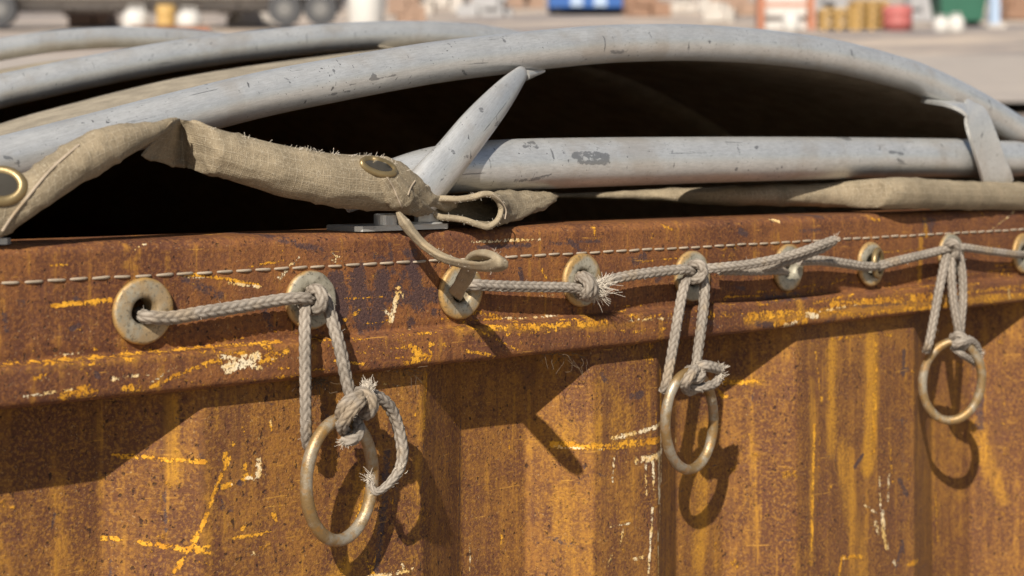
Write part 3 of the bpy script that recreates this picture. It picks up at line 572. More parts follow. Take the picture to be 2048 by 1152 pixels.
def loft_obj(name, st, mat=M_CANV, **kw):
    g, uv = loft(st, **kw); mb = MB(); mb.grid(g, cv=True, uv=uv)
    for r in (0, -1):
        mb.raw(np.vstack([g[r].mean(0)[None], g[r]]), [(0, 1+k, 1+(k+1) % g.shape[1]) for k in range(g.shape[1])], np.vstack([uv[r].mean(0)[None], uv[r]]))
    return adopt(mb.build(name, mat), tarp), g
hemA = [(-150,380,-170,560,.012,.012),(-60,345,-70,505,.008,.013),(0,336,-5,476,.004,.014),(48,345,40,447,0,.014),(90,318,100,404,-.002,.015),(140,284,160,366,-.003,.015),(200,258,215,335,-.002,.014),(255,249,262,306,0,.011),(300,246,300,284,.003,.008),(335,238,332,262,.006,.004),(352,235,350,246,.008,.0015)]
_, gA = loft_obj('hem_fold', hemA, seed=3, amp=.0010, f=38)
hemB = [(344,242,282,312,-.002,.0008),(349,239,308,322,.012,.0010),(354,238,338,330,.026,.0012),(359,238,364,335,.034,.0015),(370,240,378,337,.027,.005),(388,245,394,342,.017,.009),(412,252,412,348,.009,.013),(440,262,430,352,.007,.014),(500,277,490,371,.004,.015),(570,292,565,392,.001,.016),(640,304,640,409,-.001,.017),(700,310,702,418,-.002,.016),(755,312,764,421,-.002,.015),(800,328,806,421,-.001,.013),(835,358,842,418,0,.009),(865,382,868,416,.002,.006),(895,392,892,425,.004,.004),(915,397,912,412,.006,.002)]
hb, gB = loft_obj('hem_roll', hemB, seed=9, amp=.0011, f=36, stretch=(.6, 1, 1.3))
# overlapping flap that comes down to the strap
_, gF = loft_obj('hem_flap', [(752,318,735,330,-.014,.002),(790,345,752,372,-.015,.004),(822,378,780,410,-.014,.005),(843,400,800,426,-.010,.005),(858,415,830,430,-.004,.003),(872,422,850,429,0,.001)], seed=5, amp=.001, f=80)
# open pouch
L0 = [(862,400,0),(885,397,-.004),(915,399,-.007),(945,395,-.010),(965,388,-.012),(982,388,-.013),(996,400,-.013),(1003,416,-.012),(1000,432,-.012),(993,444,-.012),(976,455,-.011),(955,449,-.009),(930,440,-.006),(905,436,-.003),(880,435,0),(866,425,.003)]
L1 = [(880,396,.014),(905,394,.014),(935,392,.013),(965,386,.011),(992,384,.009),(1016,385,.008),(1034,398,.007),(1040,412,.006),(1036,428,.004),(1022,441,.002),(1000,449,.0),(975,448,0),(950,444,.003),(920,440,.006),(895,430,.01),(882,412,.013)]
L2 = [(930,394,.024),(950,391,.024),(980,387,.023),(1010,384,.021),(1035,382,.019),(1060,383,.017),(1078,390,.015),(1086,402,.014),(1080,414,.012),(1062,428,.010),(1038,438,.009),(1010,441,.009),(985,438,.012),(960,430,.016),(942,418,.02),(932,405,.023)]
L3 = [(1000,392,.034),(1020,389,.034),(1045,386,.033),(1070,384,.032),(1090,384,.030),(1108,386,.028),(1116,389,.027),(1118,393,.026),(1112,401,.024),(1098,411,.022),(1080,418,.021),(1060,420,.022),(1040,418,.025),(1020,411,.028),(1008,403,.031),(1001,397,.034)]
L4 = [(1060,392+.0*i,.045) for i in range(16)]; L4 = [(1075+(x-1060)*.35, 397+(y-400)*.3, .05) for x, y, z in L3]
def closed_loop(L):
    q = PP(L); n = len(q); out = np.array([q[i]+(q[(i+1) % n]-q[i])*k/5 for i in range(n) for k in range(5)])
    for _ in range(2): out = (np.roll(out, 1, 0)+out*2+np.roll(out, -1, 0))/4
    return out
rows = np.array([closed_loop(L)[:80] for L in (L0, L1, L2, L3, L4)])
gg = np.array([smooth(rows[:, k], 8) for k in range(rows.shape[1])]).transpose(1, 0, 2)
gg = wrinkle(gg, .0009, 70, 4)
per = .12; uv = np.stack(np.meshgrid(np.linspace(0, per, gg.shape[1]), np.linspace(0, .06, gg.shape[0])), -1)
mb = MB(); mb.grid(gg, cv=True, uv=uv); o = adopt(mb.build('hem_pouch', M_CANV), tarp); md = o.modifiers.new('thick', 'SOLIDIFY'); md.thickness = .0014
def braid(amp=.11, cols=8, pitch=.0052, ph=0):
    def fn(a, s):
        u = (a/(2*math.pi)*cols+ph) % cols; c = np.floor(u); f = u-c; par = (c % 2)
        v = s/pitch + np.where(par > 0, f, 1-f)*.75 + (par*.5)
        bump = (1-(2*f-1)**2)**.5*np.abs(np.sin(math.pi*v))**.55
        return 1-amp+amp*1.7*bump-.02
    return fn
# thick folded edge round the pouch mouth
p = closed_loop(L0)[:80]; p, _ = resample(np.vstack([p, p[:1]]), .0007); pipe_path = p.copy()
mb = MB(); tube(mb, p[:-1], .0023, 16, fn=braid(.10, 6, .0022), closed=True, flat=(.8, (1, 0, 0))); adopt(mb.build('hem_edge', M_HEM), tarp)
# seam threads lying on the hem
mb = MB()
def thread(rows, r=.0006): 
    p, _ = resample(smooth(PP(rows), 6), .0015); tube(mb, p, r, 6)
from mathutils.bvhtree import BVHTree
def bvh_of(gr):
    n, m_ = gr.shape[:2]; idx = np.arange(n*m_).reshape(n, m_); a = np.hstack([idx, idx[:, :1]])
    q = np.stack([a[:-1, :-1], a[:-1, 1:], a[1:, 1:], a[1:, :-1]], -1).reshape(-1, 4); return BVHTree.FromPolygons(gr.reshape(-1, 3).tolist(), q.tolist())
def snap(px, py, trees, off, Yfall):
    o_ = Vector((0, -DW, 0)); d = Vector(P(px, py, 0)-np.array([0, -DW, 0])).normalized(); best = None
    for t in trees:
        h = t.ray_cast(o_, d)
        if h[0] is not None and (best is None or h[3] < best[3]): best = h
    return np.array(best[0]-d*off) if best else P(px, py, Yfall)
BT = [bvh_of(gA), bvh_of(gB), bvh_of(gF)]
def sthread(rows, r=.0006):
    global mb
    mb = MB(); p = smooth(rows, 5); p = np.array([snap(x, y, BT, r*.6, -.012) for x, y in p]); p[1:-1] = (p[:-2]+p[1:-1]*2+p[2:])/4
    p, _ = resample(p, .0012); tube(mb, p, r, 6); return adopt(mb.build('seam_thread', M_THREAD), tarp)
sthread([(158,290),(120,322),(90,352),(55,395),(25,432),(5,462)], .0009)
sthread([(772,352),(785,372),(795,395),(804,416)]); sthread([(830,362),(822,374),(816,390)])
mb = MB(); thread([(984,388,-.017),(1002,402,-.017),(1012,420,-.016),(1010,438,-.016)], .0005)
adopt(mb.build('seam_thread', M_THREAD), tarp)
# right-hand roll: a lit front length and a shaded one set back beneath the tube
loft_obj('hem_roll', [(1110,388,1110,396,.150,.004),(1260,382,1260,399,.118,.009),(1370,377,1370,405,.085,.013),(1480,372,1480,409,.058,.015),(1600,368,1600,412,.046,.015),(1670,365,1670,414,.034,.015),(1725,360,1725,416,.012,.016),(1755,356,1755,417,.000,.015),(1795,354,1795,418,-.003,.016),(1860,359,1860,418,0,.016),(1940,363,1940,419,.003,.016),(2030,366,2030,420,.006,.016),(2140,366,2140,420,.01,.016),(2260,370,2260,418,.02,.015)], seed=14, amp=.0009, f=30)
# brass grommets set in the hem
M_HOLE_SHADE = plain('hole_shade', (.03, .026, .02), .95, 0, .2, 50)  # dark colour standing in for the shade inside the grommet holes
def grommet(cx, cy, a, b, rot, rr, Yf):
    t = np.linspace(0, 2*math.pi, 60, endpoint=False); c, s = math.cos(rot), math.sin(rot)
    E = lambda f: np.array([snap(cx+f*(a*math.cos(x)*c-b*math.sin(x)*s), cy+f*(a*math.cos(x)*s+b*math.sin(x)*c), BT, .0002, Yf) for x in t])
    pts = E(1.0)
    for _ in range(6): pts = (np.roll(pts, 1, 0)+pts*2+np.roll(pts, -1, 0))/4
    mb = MB(); tube(mb, pts, rr, 14, closed=True, flat=(.75, (0, 1, 0))); o = adopt(mb.build('grommet', M_BRASS), tarp)
    out_ = np.array([0, -.0007, 0]); mb = MB()
    mb.grid(np.array([E(f)+out_ for f in (.9, .75, .6, .45, .3, .15, .02)]), cv=True, flip=True); d = mb.build('grommet_hole', M_HOLE_SHADE); d.parent = o; d.matrix_parent_inverse.identity(); return o  # disc laid over the cloth, its dark colour painted as the hole's shade
grommet(757, 334, 34, 13, R(17), .0023, -.012)
grommet(2, 372, 44, 31, R(3), .0030, -.008)
fr = MB()
rd0 = random.Random(3)
for _ in range(90):
    x = rd0.choice([rd0.uniform(585, 675), rd0.uniform(700, 790), rd0.uniform(400, 860)]); y = np.interp(x, [400,440,500,570,640,700,755,800,835,865], [250,262,277,292,304,311,313,329,359,382])+rd0.uniform(0, 3)
    p0 = snap(x, y, BT, 0, -.003); d = np.array([rd0.gauss(.4, .6), rd0.gauss(-.3, .4), rd0.uniform(.2, 1)]); d *= rd0.uniform(.0008, .0036)/np.linalg.norm(d); c_ = np.array([rd0.gauss(0, .0006) for _ in range(3)]); tt = np.linspace(0, 1, 5)[:, None]
    tube(fr, p0+d*tt+c_*tt*tt, .00014, 4, cap=False)
adopt(fr.build('frayed_threads', M_FIB), tarp)

# strap: folded canvas band that reaches out in front, doubles back and goes into the third eyelet
strap = [(796,424,-.018),(806,440,-.020),(822,463,-.022),(850,492,-.027),(890,517,-.042),(935,530,-.072),(972,534,-.104),(994,530,-.120),(1000,521,-.124),(985,513,-.112),(958,513,-.085),(943,527,-.066),(934,548,-.046),(922,570,-.026),(913,585,-.008),(914,594,.010)]
sp_, _ = resample(smooth(PP(strap), 8), .0012)
mb = MB(); rr = np.full(len(sp_), .0054); rr[:8] = np.linspace(.002, .0054, 8)
tube(mb, sp_, rr, 18, fn=lambda a, s: 1+.13*np.cos(a*4+.6)+.03*np.sin(a*5+s*900)+.035*np.sin(s*5200)+.04*np.sin(s*170), flat=(.52, (.35, -.3, .85)))
adopt(mb.build('strap', M_HEM), tarp)
rd1 = random.Random(8)
for path, rad_ in ((sp_, .0042), (pipe_path, .0022)):
    fz = MB()
    for _ in range(170):
        c = path[rd1.randrange(3, len(path)-2)]; d = np.array([rd1.gauss(0, 1) for _ in range(3)]); d[1] -= .6; d /= np.linalg.norm(d); l = rd1.uniform(.0006, .0022); tt = np.linspace(0, 1, 4)[:, None]
        tube(fz, c+d*rad_*.9+d*l*tt+np.array([rd1.gauss(0, .0005) for _ in range(3)])*tt*tt, .00011, 4, cap=False)
    adopt(fz.build('frayed_threads', M_FIB), tarp)

# ---------------------------------------------------------------- rings
def ring(label, cx, cy, ox, oy, rot, Y0, k, tr=.0041, pit=0.0):
    t = np.linspace(0, 2*math.pi, 96, endpoint=False); c, s = math.cos(rot), math.sin(rot)
    pts = np.array([P(cx+ox*math.cos(x)*c-oy*math.sin(x)*s, cy+ox*math.cos(x)*s+oy*math.sin(x)*c, Y0+k*math.cos(x)+pit*math.sin(x)) for x in t])
    top = pts[np.argmax(pts[:, 2])]
    mb = MB(); tube(mb, pts, tr, 22, fn=lambda a, s_: 1+.03*np.sin(s_*210)+.02*np.sin(a*3+s_*90), closed=True)
    o = mb.build('metal_ring', M_RING); return tag(o, label, 'ring', 'worn metal rings hanging on cords')
ring('largest and nearest worn metal ring, tied on by a bulky knot with a looping tail', 679, 960, 66, 121, R(4), -.020, .008, pit=.004)
ring('middle worn metal ring, narrow oval, hanging between the nearest and the farthest ring', 1379, 842, 48, 97, R(2), -.013, .008, .0040, pit=.008)
ring('farthest ring with ochre yellow paint, hanging at the right of the row', 1904, 762, 59, 79, R(8), -.022, -.017, .0040, pit=.006)

# ---------------------------------------------------------------- cords
class Rope:
    def __init__(s, name='cord'): s.mb = MB(); s.w = []; s.paths = []
    def strand(s, rows, r=.0038, step=.0005, seg=28, ph=0, taper=0, pitch=.0064):
        p, _ = resample(smooth(PP(rows), 8), step)
        rad = np.full(len(p), r)
        if taper: rad[-taper:] = np.linspace(r, r*.5, taper)
        rad *= 1+.04*np.sin(np.arange(len(p))*.013+ph)
        fn = braid(.17, 6, pitch, ph); tube(s.mb, p, rad, seg, fn=fn); s.paths.append((p, r))
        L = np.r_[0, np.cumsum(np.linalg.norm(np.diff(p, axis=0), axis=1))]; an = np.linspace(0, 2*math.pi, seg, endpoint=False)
        d = 1-np.clip((fn(an[None], L[:, None])-.82)/.20, 0, 1); s.w += [d.ravel(), np.zeros(seg+1), np.zeros(seg+1)]  # mask of the shade painted into the low parts of the braid
        return s
    def build(s, label, group='braided cords laced through the eyelets'):
        w_ = np.concatenate(s.w); s.mb.att.append(('wear_or_shade', np.stack([w_, w_, w_, w_], 1)))
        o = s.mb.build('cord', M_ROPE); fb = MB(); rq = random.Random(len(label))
        for p, r_ in s.paths:
            for _ in range(int(len(p)*.14)):
                c = p[rq.randrange(len(p))]; d = np.array([rq.gauss(0, 1) for _ in range(3)]); d[1] -= .4; d /= np.linalg.norm(d); tt = np.linspace(0, 1, 4)[:, None]
                tube(fb, c+d*r_*.95+d*rq.uniform(.0005, .002)*tt+np.array([rq.gauss(0, .0007) for _ in range(3)])*tt*tt, .0001, 3, cap=False)
        fb.build('loose_fibres', M_FIB, o); return tag(o, label, 'cord', group)
def fibres(parent, at, dirn, n=40, L=.010, spread=.6, r=.00022, name='frayed_end', mat=M_FIB, curl=.4, seed=1):
    rd = random.Random(seed); mb = MB(); at = np.array(at); d0 = np.array(dirn, float); d0 /= np.linalg.norm(d0)
    for _ in range(n):
        d = d0+np.array([rd.gauss(0, spread) for _ in range(3)])*.7; d /= np.linalg.norm(d); l = L*rd.uniform(.45, 1.15); b = np.array([rd.gauss(0, 1) for _ in range(3)])*curl*l
        st = at+np.array([rd.gauss(0, .0013) for _ in range(3)]); t = np.linspace(0, 1, 6)[:, None]
        p = st+d*l*t+b*t*t; tube(mb, p, r*(1.2-.7*t[:, 0]), 4, cap=False)
    return mb.build(name, mat, parent)
# 1: open eyelet -> second eyelet, hitch, two drops and the knot on the nearest ring
A = Rope()
A.strand([(275,626,.020),(281,630,.006),(296,634,-.008),(340,636,-.0095),(400,626,-.010),(470,615,-.010),(540,603,-.011),(585,597,-.013),(610,597,-.014),(624,602,-.010),(632,610,.002),(634,614,.016)], ph=.2)
A.strand([(615,590,.016),(619,586,.0),(628,580,-.012),(640,583,-.019),(645,598,-.021),(641,614,-.019),(630,619,-.011),(622,614,.004)], ph=1.1)
A.strand([(622,612,.014),(617,608,.0),(611,612,-.010),(610,640,-.014),(610,700,-.017),(611,780,-.018),(612,850,-.017),(614,880,-.013),(618,893,-.009)], ph=2.0)
A.strand([(634,590,.012),(640,589,-.004),(650,597,-.011),(659,622,-.015),(670,660,-.019),(682,705,-.022),(692,755,-.022),(700,785,-.022),(712,805,-.024)], ph=.7)
A.strand([(735,790,-.026),(722,792,-.036),(704,798,-.040),(688,812,-.038),(681,832,-.030),(686,848,-.016),(694,860,-.012)], ph=.3)
A.strand([(704,868,-.012),(690,862,-.024),(684,852,-.034),(694,834,-.040),(706,818,-.043),(718,806,-.043),(727,795,-.034)], ph=1.5)
A.strand([(716,785,-.022),(726,785,-.034),(740,795,-.040),(745,812,-.040),(738,826,-.036),(728,828,-.028),(722,816,-.020),(728,800,-.018)], ph=2.4)
A.strand([(690,880,-.030),(700,880,-.034),(712,874,-.034),(718,860,-.032),(714,845,-.026),(704,838,-.020)], r=.0037, ph=.9)
A.strand([(722,800,-.028),(738,790,-.030),(758,795,-.028),(778,812,-.026),(791,838,-.024),(800,870,-.024),(805,905,-.026),(800,935,-.028),(786,958,-.030),(768,976,-.030),(752,984,-.030),(744,974,-.028),(741,962,-.027)], r=.0038, ph=.5, taper=90)
A.strand([(720,806,-.032),(727,792,-.034),(734,779,-.034)], r=.0038, ph=.1)
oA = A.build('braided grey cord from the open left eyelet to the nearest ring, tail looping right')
fibres(oA, P(735,782,-.034), (.1,-.1,1), 190, .0052, .34, .00026, seed=2); fibres(oA, P(690,880,-.031), (-.5,-.4,-.5), 80, .0035, .8, seed=3); fibres(oA, P(741,962,-.027), (-.4,-.2,.8), 50, .0045, .5, seed=4)
fibres(oA, P(800,938,-.030), (.6,-.2,.4), 14, .004, .5, seed=5)
# 2: third eyelet -> fourth eyelet, stopper knot with a frayed end
B = Rope()
B.strand([(935,578,.018),(936,572,.004),(944,569,-.009),(975,571,-.011),(1030,573,-.0115),(1090,574,-.012),(1140,575,-.013),(1165,580,-.014),(1180,588,-.012),(1186,596,-.006)], ph=.4)
B.strand([(1160,575,.016),(1156,566,.002),(1162,553,-.011),(1174,556,-.020),(1184,568,-.023),(1186,584,-.021),(1177,593,-.014),(1164,591,-.004)], ph=1.3)
B.strand([(1158,560,-.006),(1166,556,-.016),(1178,570,-.023),(1172,588,-.019),(1160,590,-.006)], ph=2.2)
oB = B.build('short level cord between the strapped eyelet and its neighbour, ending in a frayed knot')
fibres(oB, P(1190,575,-.020), (1,-.1,.12), 190, .0115, .30, .00026, seed=6); fibres(oB, P(1188,586,-.018), (1,-.2,-.25), 90, .009, .35, .00026, seed=7)
# 3: fourth eyelet -> fifth -> free tail folded back beyond the sixth eyelet
Cc = Rope()
Cc.strand([(1192,576,-.010),(1205,566,-.013),(1240,555,-.014),(1290,547,-.014),(1340,541,-.015),(1372,539,-.016),(1384,545,-.013),(1388,553,.004)], ph=.6)
Cc.strand([(1378,548,.010),(1381,536,-.008),(1390,528,-.018),(1402,530,-.023),(1406,545,-.023),(1398,556,-.021),(1385,559,-.014),(1376,555,-.002)], ph=.1)
Cc.strand([(1400,560,-.004),(1400,545,-.012),(1412,538,-.018),(1450,534,-.022),(1500,528,-.026),(1560,516,-.030),(1610,501,-.034),(1648,487,-.036),(1668,480,-.036)], ph=1.9)
Cc.strand([(1668,481,-.034),(1645,497,-.030),(1610,510,-.026),(1575,523,-.022),(1545,531,-.016),(1520,535,-.013)], r=.0034, ph=.9)
Cc.strand([(1440,541,-.012),(1480,542,-.012),(1530,542,-.011),(1558,541,-.009),(1570,545,.002),(1572,548,.016)], r=.0036, ph=2.9)
Cc.strand([(1382,560,.006),(1378,556,-.008),(1372,562,-.014),(1364,590,-.017),(1355,640,-.019),(1345,700,-.020),(1334,760,-.019),(1327,782,-.014)], ph=.2)
Cc.strand([(1398,545,-.006),(1404,552,-.014),(1409,575,-.018),(1407,615,-.020),(1401,665,-.022),(1395,710,-.023),(1392,738,-.024)], ph=1.2)
Cc.strand([(1392,732,-.024),(1402,742,-.030),(1398,755,-.034),(1384,758,-.030),(1374,750,-.022),(1380,740,-.012),(1394,742,-.010)], r=.0038, ph=.8)
Cc.strand([(1400,735,-.024),(1388,742,-.034),(1376,758,-.036),(1370,772,-.030),(1378,782,-.020),(1394,776,-.016)], r=.0038, ph=2.1)
Cc.strand([(1394,736,-.030),(1408,732,-.033),(1424,734,-.032),(1438,738,-.031)], r=.0040, ph=2.1)
Cc.strand([(1376,772,-.026),(1392,776,-.030),(1412,773,-.032),(1428,768,-.032),(1437,758,-.032)], r=.0033, ph=2.1)
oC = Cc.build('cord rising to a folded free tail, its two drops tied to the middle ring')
fibres(oC, P(1440,737,-.031), (1,-.2,0), 60, .004, 1, seed=8); fibres(oC, P(1437,757,-.032), (.6,-.2,.6), 50, .005, .8, seed=9)
fibres(oC, P(1668,478,-.036), (1,0,.4), 30, .004, .8, seed=10)
# 4: sixth eyelet -> seventh -> eighth with its drops -> ninth
D = Rope()
D.strand([(1600,522,-.014),(1640,521,-.013),(1690,527,-.012),(1730,533,-.011),(1752,532,-.010),(1758,530,.004)], r=.0038, ph=.2)
D.strand([(1752,540,.006),(1757,534,-.008),(1775,527,-.012),(1820,516,-.013),(1870,504,-.014),(1895,497,-.018),(1905,497,-.018),(1912,505,-.006)], r=.0038, ph=1.2)
D.strand([(1893,512,.006),(1892,500,-.010),(1898,488,-.020),(1908,486,-.024),(1914,498,-.024),(1908,512,-.020),(1898,516,-.010)], ph=.4)
D.strand([(1908,496,-.010),(1930,495,-.013),(1970,501,-.013),(2010,506,-.012),(2035,509,-.009),(2046,508,.006),(2048,508,.014)], r=.0036, ph=2.2)
D.strand([(1900,505,-.004),(1893,512,-.016),(1885,545,-.020),(1876,590,-.022),(1867,640,-.022),(1858,685,-.020),(1852,702,-.014)], ph=.5)
D.strand([(1904,510,-.010),(1902,520,-.018),(1903,560,-.022),(1908,610,-.024),(1916,655,-.026),(1920,680,-.026)], ph=1.5)
D.strand([(1912,505,-.008),(1919,515,-.016),(1925,550,-.019),(1926,600,-.021),(1922,650,-.023),(1920,675,-.024)], ph=2.5)
D.strand([(1905,675,-.026),(1918,670,-.034),(1930,680,-.036),(1926,694,-.034),(1912,698,-.028),(1904,688,-.020)], r=.0036, ph=1.5)
D.strand([(1908,690,-.032),(1922,684,-.038),(1938,680,-.036),(1950,690,-.034),(1956,704,-.032)], r=.0038, ph=.5)
D.strand([(1905,694,-.028),(1920,706,-.034),(1935,716,-.034),(1950,726,-.032)], r=.0030, ph=.5)
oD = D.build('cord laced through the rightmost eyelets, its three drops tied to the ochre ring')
fibres(oD, P(1958,706,-.032), (.8,-.2,-.3), 50, .004, 1, seed=11); fibres(oD, P(1952,728,-.032), (.5,-.2,-.7), 40, .004, .8, seed=12)

# ---------------------------------------------------------------- dry rootlets caught under the rail
def tuft(cx, cy, n, L, label, seed, spread=1.0):
    rd = random.Random(seed); mb = MB()
    for _ in range(n):
        a = P(cx+rd.gauss(0, 26)*spread, cy+rd.gauss(0, 3), .003); rows = [a]; d = np.array([rd.gauss(0, 1), rd.gauss(-.2, .5), rd.gauss(-.3, .6)])
        for k in range(6): d += np.array([rd.gauss(0, .7), rd.gauss(0, .4), rd.gauss(-.05, .5)]); rows.append(rows[-1]+d/np.linalg.norm(d)*L*rd.uniform(.5, 1.3))
        p = smooth(rows, 3); tube(mb, p, rd.uniform(.0001, .00022), 4, cap=False)
    return tag(mb.build('dry_rootlets', M_DRY), label, 'debris', 'dry rootlets caught under the rail')
tuft(1130, 708, 22, .0034, 'tangle of dry rootlets under the rail lip between the nearest and middle ring', 3)
tuft(640, 760, 40, .0022, 'dusty debris under the rail lip behind the nearest hanging cord', 4, .8)
tuft(815, 742, 14, .003, 'small wisp of dry threads under the rail lip, beside the knotted tail', 5, .6)

# ---------------------------------------------------------------- the yard behind (rises away from the container)
SL = .12
def gz(d): return ZB-.02+max(0, d-4)*SL*1.0
def yard(px, dist):      # ground point in this image column
    c = np.array([0, -DW, 0])+CR*((px-1024)/F*dist)+CA*dist; c[2] = gz(dist); return c
mg = NT('dusty_yard_ground'); o_ = mg.obj()
gn = mg.noise(o_, .35, 6, .6); gf = mg.noise(o_, 6, 6, .7); gs = mg.noise(mg.mp(o_, (.12, .5, 1), (0, 0, 0), (0, 0, TH)), .8, 5, .6)
gc = mg.mix(mg.step(gs, .40, .60), (.20, .175, .165), (.46, .37, .29)); gc = mg.mix(mg.math('MULTIPLY', mg.step(gf, .5, .7), .4), gc, (.30, .23, .18)); gc = mg.mix(mg.math('MULTIPLY', mg.step(gn, .5, .65), .5), gc, (.52, .41, .32))
M_GROUND = mg.out(gc, .9, 0, mg.bump(gf, .5, .02))
dd = np.r_[np.linspace(-60, 4, 20), np.linspace(6, 160, 60), 260, 400]; ss = np.linspace(-260, 260, 80)
g = np.zeros((len(dd), len(ss), 3))
for i, d in enumerate(dd):
    for j, s in enumerate(ss):
        c = np.array([0, -DW, 0])+CR*s+CA*d; g[i, j] = (c[0], c[1], gz(d)+(.12*mnoise.noise((c[0]*.15, c[1]*.15, 0)) if d > 12 else 0))
mb = MB(); mb.grid(g, flip=True); tag(mb.build('ground', M_GROUND), 'dusty beige yard ground rising away behind the container', None, None, 'structure')
mr = NT('grey_road'); M_ROAD = mr.out(mr.mix(mr.noise(mr.obj(), 1.2, 6, .6), (.24, .215, .195), (.44, .37, .31)), .85)
mb = MB(); g = np.zeros((2, 40, 3))
g = np.array([[(lambda c: (c[0], c[1], gz(d)+.02+.0))(np.array([0, -DW, 0])+CR*s+CA*d) for s in np.linspace(-60, 60, 60)] for d in np.linspace(20, 30, 8)])
g[..., 2] += .12
mb.grid(g, flip=True); tag(mb.build('road', M_ROAD), 'grey road band crossing the yard behind', None, None, 'structure')
from mathutils import Matrix
def frame_at(px, dist, yaw=0.0, lift=0.0):
    c = yard(px, dist); c[2] += lift; return Matrix.Translation(c) @ Matrix.Rotation(-TH+yaw, 4, 'Z')
C_ = {k: plain('yard_'+k, v, .6, 0, .15, 2) for k, v in dict(blue=(.010, .075, .27), white=(.50, .48, .45), red=(.36, .10, .09), orange=(.38, .15, .08), yellow=(.42, .26, .08), green=(.02, .10, .06), grey=(.30, .29, .29), rim=(.12, .115, .11), dark=(.03, .03, .033), palegrey=(.55, .55, .54), brown=(.24, .15, .10), paleblue=(.30, .38, .50), rust=(.24, .14, .09), concrete=(.40, .36, .32)).items()}
def kit(name, label, cat, px, dist, yaw=0.0, group=None, lift=0.0):
    M = frame_at(px, dist, yaw, lift); o = empty(name, label, cat, M.to_translation(), group); o.rotation_euler = (0, 0, -TH+yaw)
    return o
def part(root, name, col, boxes=(), cyl=(), lathe=(), sub=None):
    mb = MB()
    for lo, hi in boxes: mb.box(lo, hi)
    for (c, r, h, ax) in cyl:
        a = np.array(c, float); b = a+np.array({'x': (h, 0, 0), 'y': (0, h, 0), 'z': (0, 0, h)}[ax]); t = np.linspace(0, 1, 5)[:, None]; tube(mb, a+(b-a)*t, r, 24)
    for (c, prof_) in lathe:
        an = np.linspace(0, 2*math.pi, 28, endpoint=False); pr = np.array(prof_); g = np.zeros((len(pr), 28, 3)); g[..., 0] = c[0]+pr[:, :1]*np.cos(an); g[..., 1] = c[1]+pr[:, :1]*np.sin(an); g[..., 2] = c[2]+pr[:, 1:]; mb.grid(g, cv=True)
    return mb.build(name, C_[col], root)
DB = 45; K = F/DB        # photo pixels per metre at the row of clutter
# flatbed trailer at the upper left
t = kit('flatbed_trailer', 'long pale grey flatbed trailer with dark wheels in the blurred yard', 'trailer', 320, DB)
part(t, 'deck', 'palegrey', [((-5.4, -1.1, .78), (5.0, 1.1, 1.12))]); part(t, 'chassis', 'grey', [((-5.2, -.6, .5), (4.9, -.5, .78)), ((-5.2, .5, .5), (4.9, .6, .78))]+[((x, -.6, .5), (x+.1, .6, .7)) for x in np.arange(-5, 4.8, 1.2)])
part(t, 'side_rail', 'concrete', [((-5.4, -1.14, 1.12), (5.0, -1.05, 1.5))]+[((x, -1.16, .8), (x+.08, -1.1, 1.5)) for x in np.arange(-5.3, 4.9, 1.0)])
for x in (-4.05, -5.0, 3.55, 4.5):
    wv = part(t, 'wheel', 'dark', [], [((x, -1.1, .44), .44, .3, 'y')]); mb = MB(); 
    h = part(wv, 'rim', 'rim', [], [((x, -1.12, .44), .2, .05, 'y')])
def sack(px, dist, w_, h_, col, label, group='white sacks in the yard'):
    t = kit('bulk_bag', label, 'bag', px, dist, 0, group)
    part(t, 'bag_body', col, [], [], [((0, 0, 0), [(.02, 0), (w_*.42, .0), (w_*.5, h_*.12), (w_*.52, h_*.5), (w_*.46, h_*.82), (w_*.25, h_*.95), (.02, h_)])]); part(t, 'lifting_loop', col, [((-w_*.3, -.02, h_*.8), (-w_*.25, .02, h_*1.12)), ((w_*.25, -.02, h_*.8), (w_*.3, .02, h_*1.12)), ((-w_*.3, -.02, h_*1.08), (w_*.3, .02, h_*1.12))])
sack(272, 43, .68, .62, 'white', 'white bulk bag in front of the trailer, left of the yellow drum'); sack(378, 43, .62, .58, 'white', 'off white bulk bag in front of the trailer, right of the yellow drum')
def drum(px, dist, r, h, col, label, name='drum'):
    t = kit(name, label, 'drum', px, dist); part(t, 'drum_body', col, [], [], [((0, 0, 0), [(.01, 0), (r, 0), (r, h*.3), (r*1.04, h*.32), (r, h*.34), (r, h*.65), (r*1.04, h*.67), (r, h*.69), (r, h), (r*.95, h), (r*.95, h-.02), (.01, h-.02)])]); part(t, 'lid_cap', 'dark', [], [((r*.5, 0, h-.02), .05, .03, 'z')])
drum(332, 43, .24, .70, 'yellow', 'yellow drum between two white bulk bags by the trailer')
t = kit('steel_beam', 'rusty orange steel beam lying on the ground in front of the bulk bags', 'beam', 340, 41.5); part(t, 'beam_web', 'orange', [((-1.0, -.03, .02), (1.0, .03, .2))]); part(t, 'beam_flange', 'rust', [((-1.0, -.12, 0), (1.0, .12, .02)), ((-1.0, -.12, .2), (1.0, .12, .22))])
# white tank next to the trailer
t = kit('water_tank', 'white upright tank at the end of the flatbed trailer', 'tank', 732, 44); part(t, 'tank_body', 'white', [], [], [((0, 0, .06), [(.01, 0), (.46, 0), (.48, .05), (.48, 1.2), (.42, 1.35), (.1, 1.42), (.01, 1.42)])]); part(t, 'pallet', 'brown', [((-.55, -.5, 0), (.55, .5, .06))]); part(t, 'filler_cap', 'dark', [], [((0, 0, 1.48), .1, .06, 'z')])
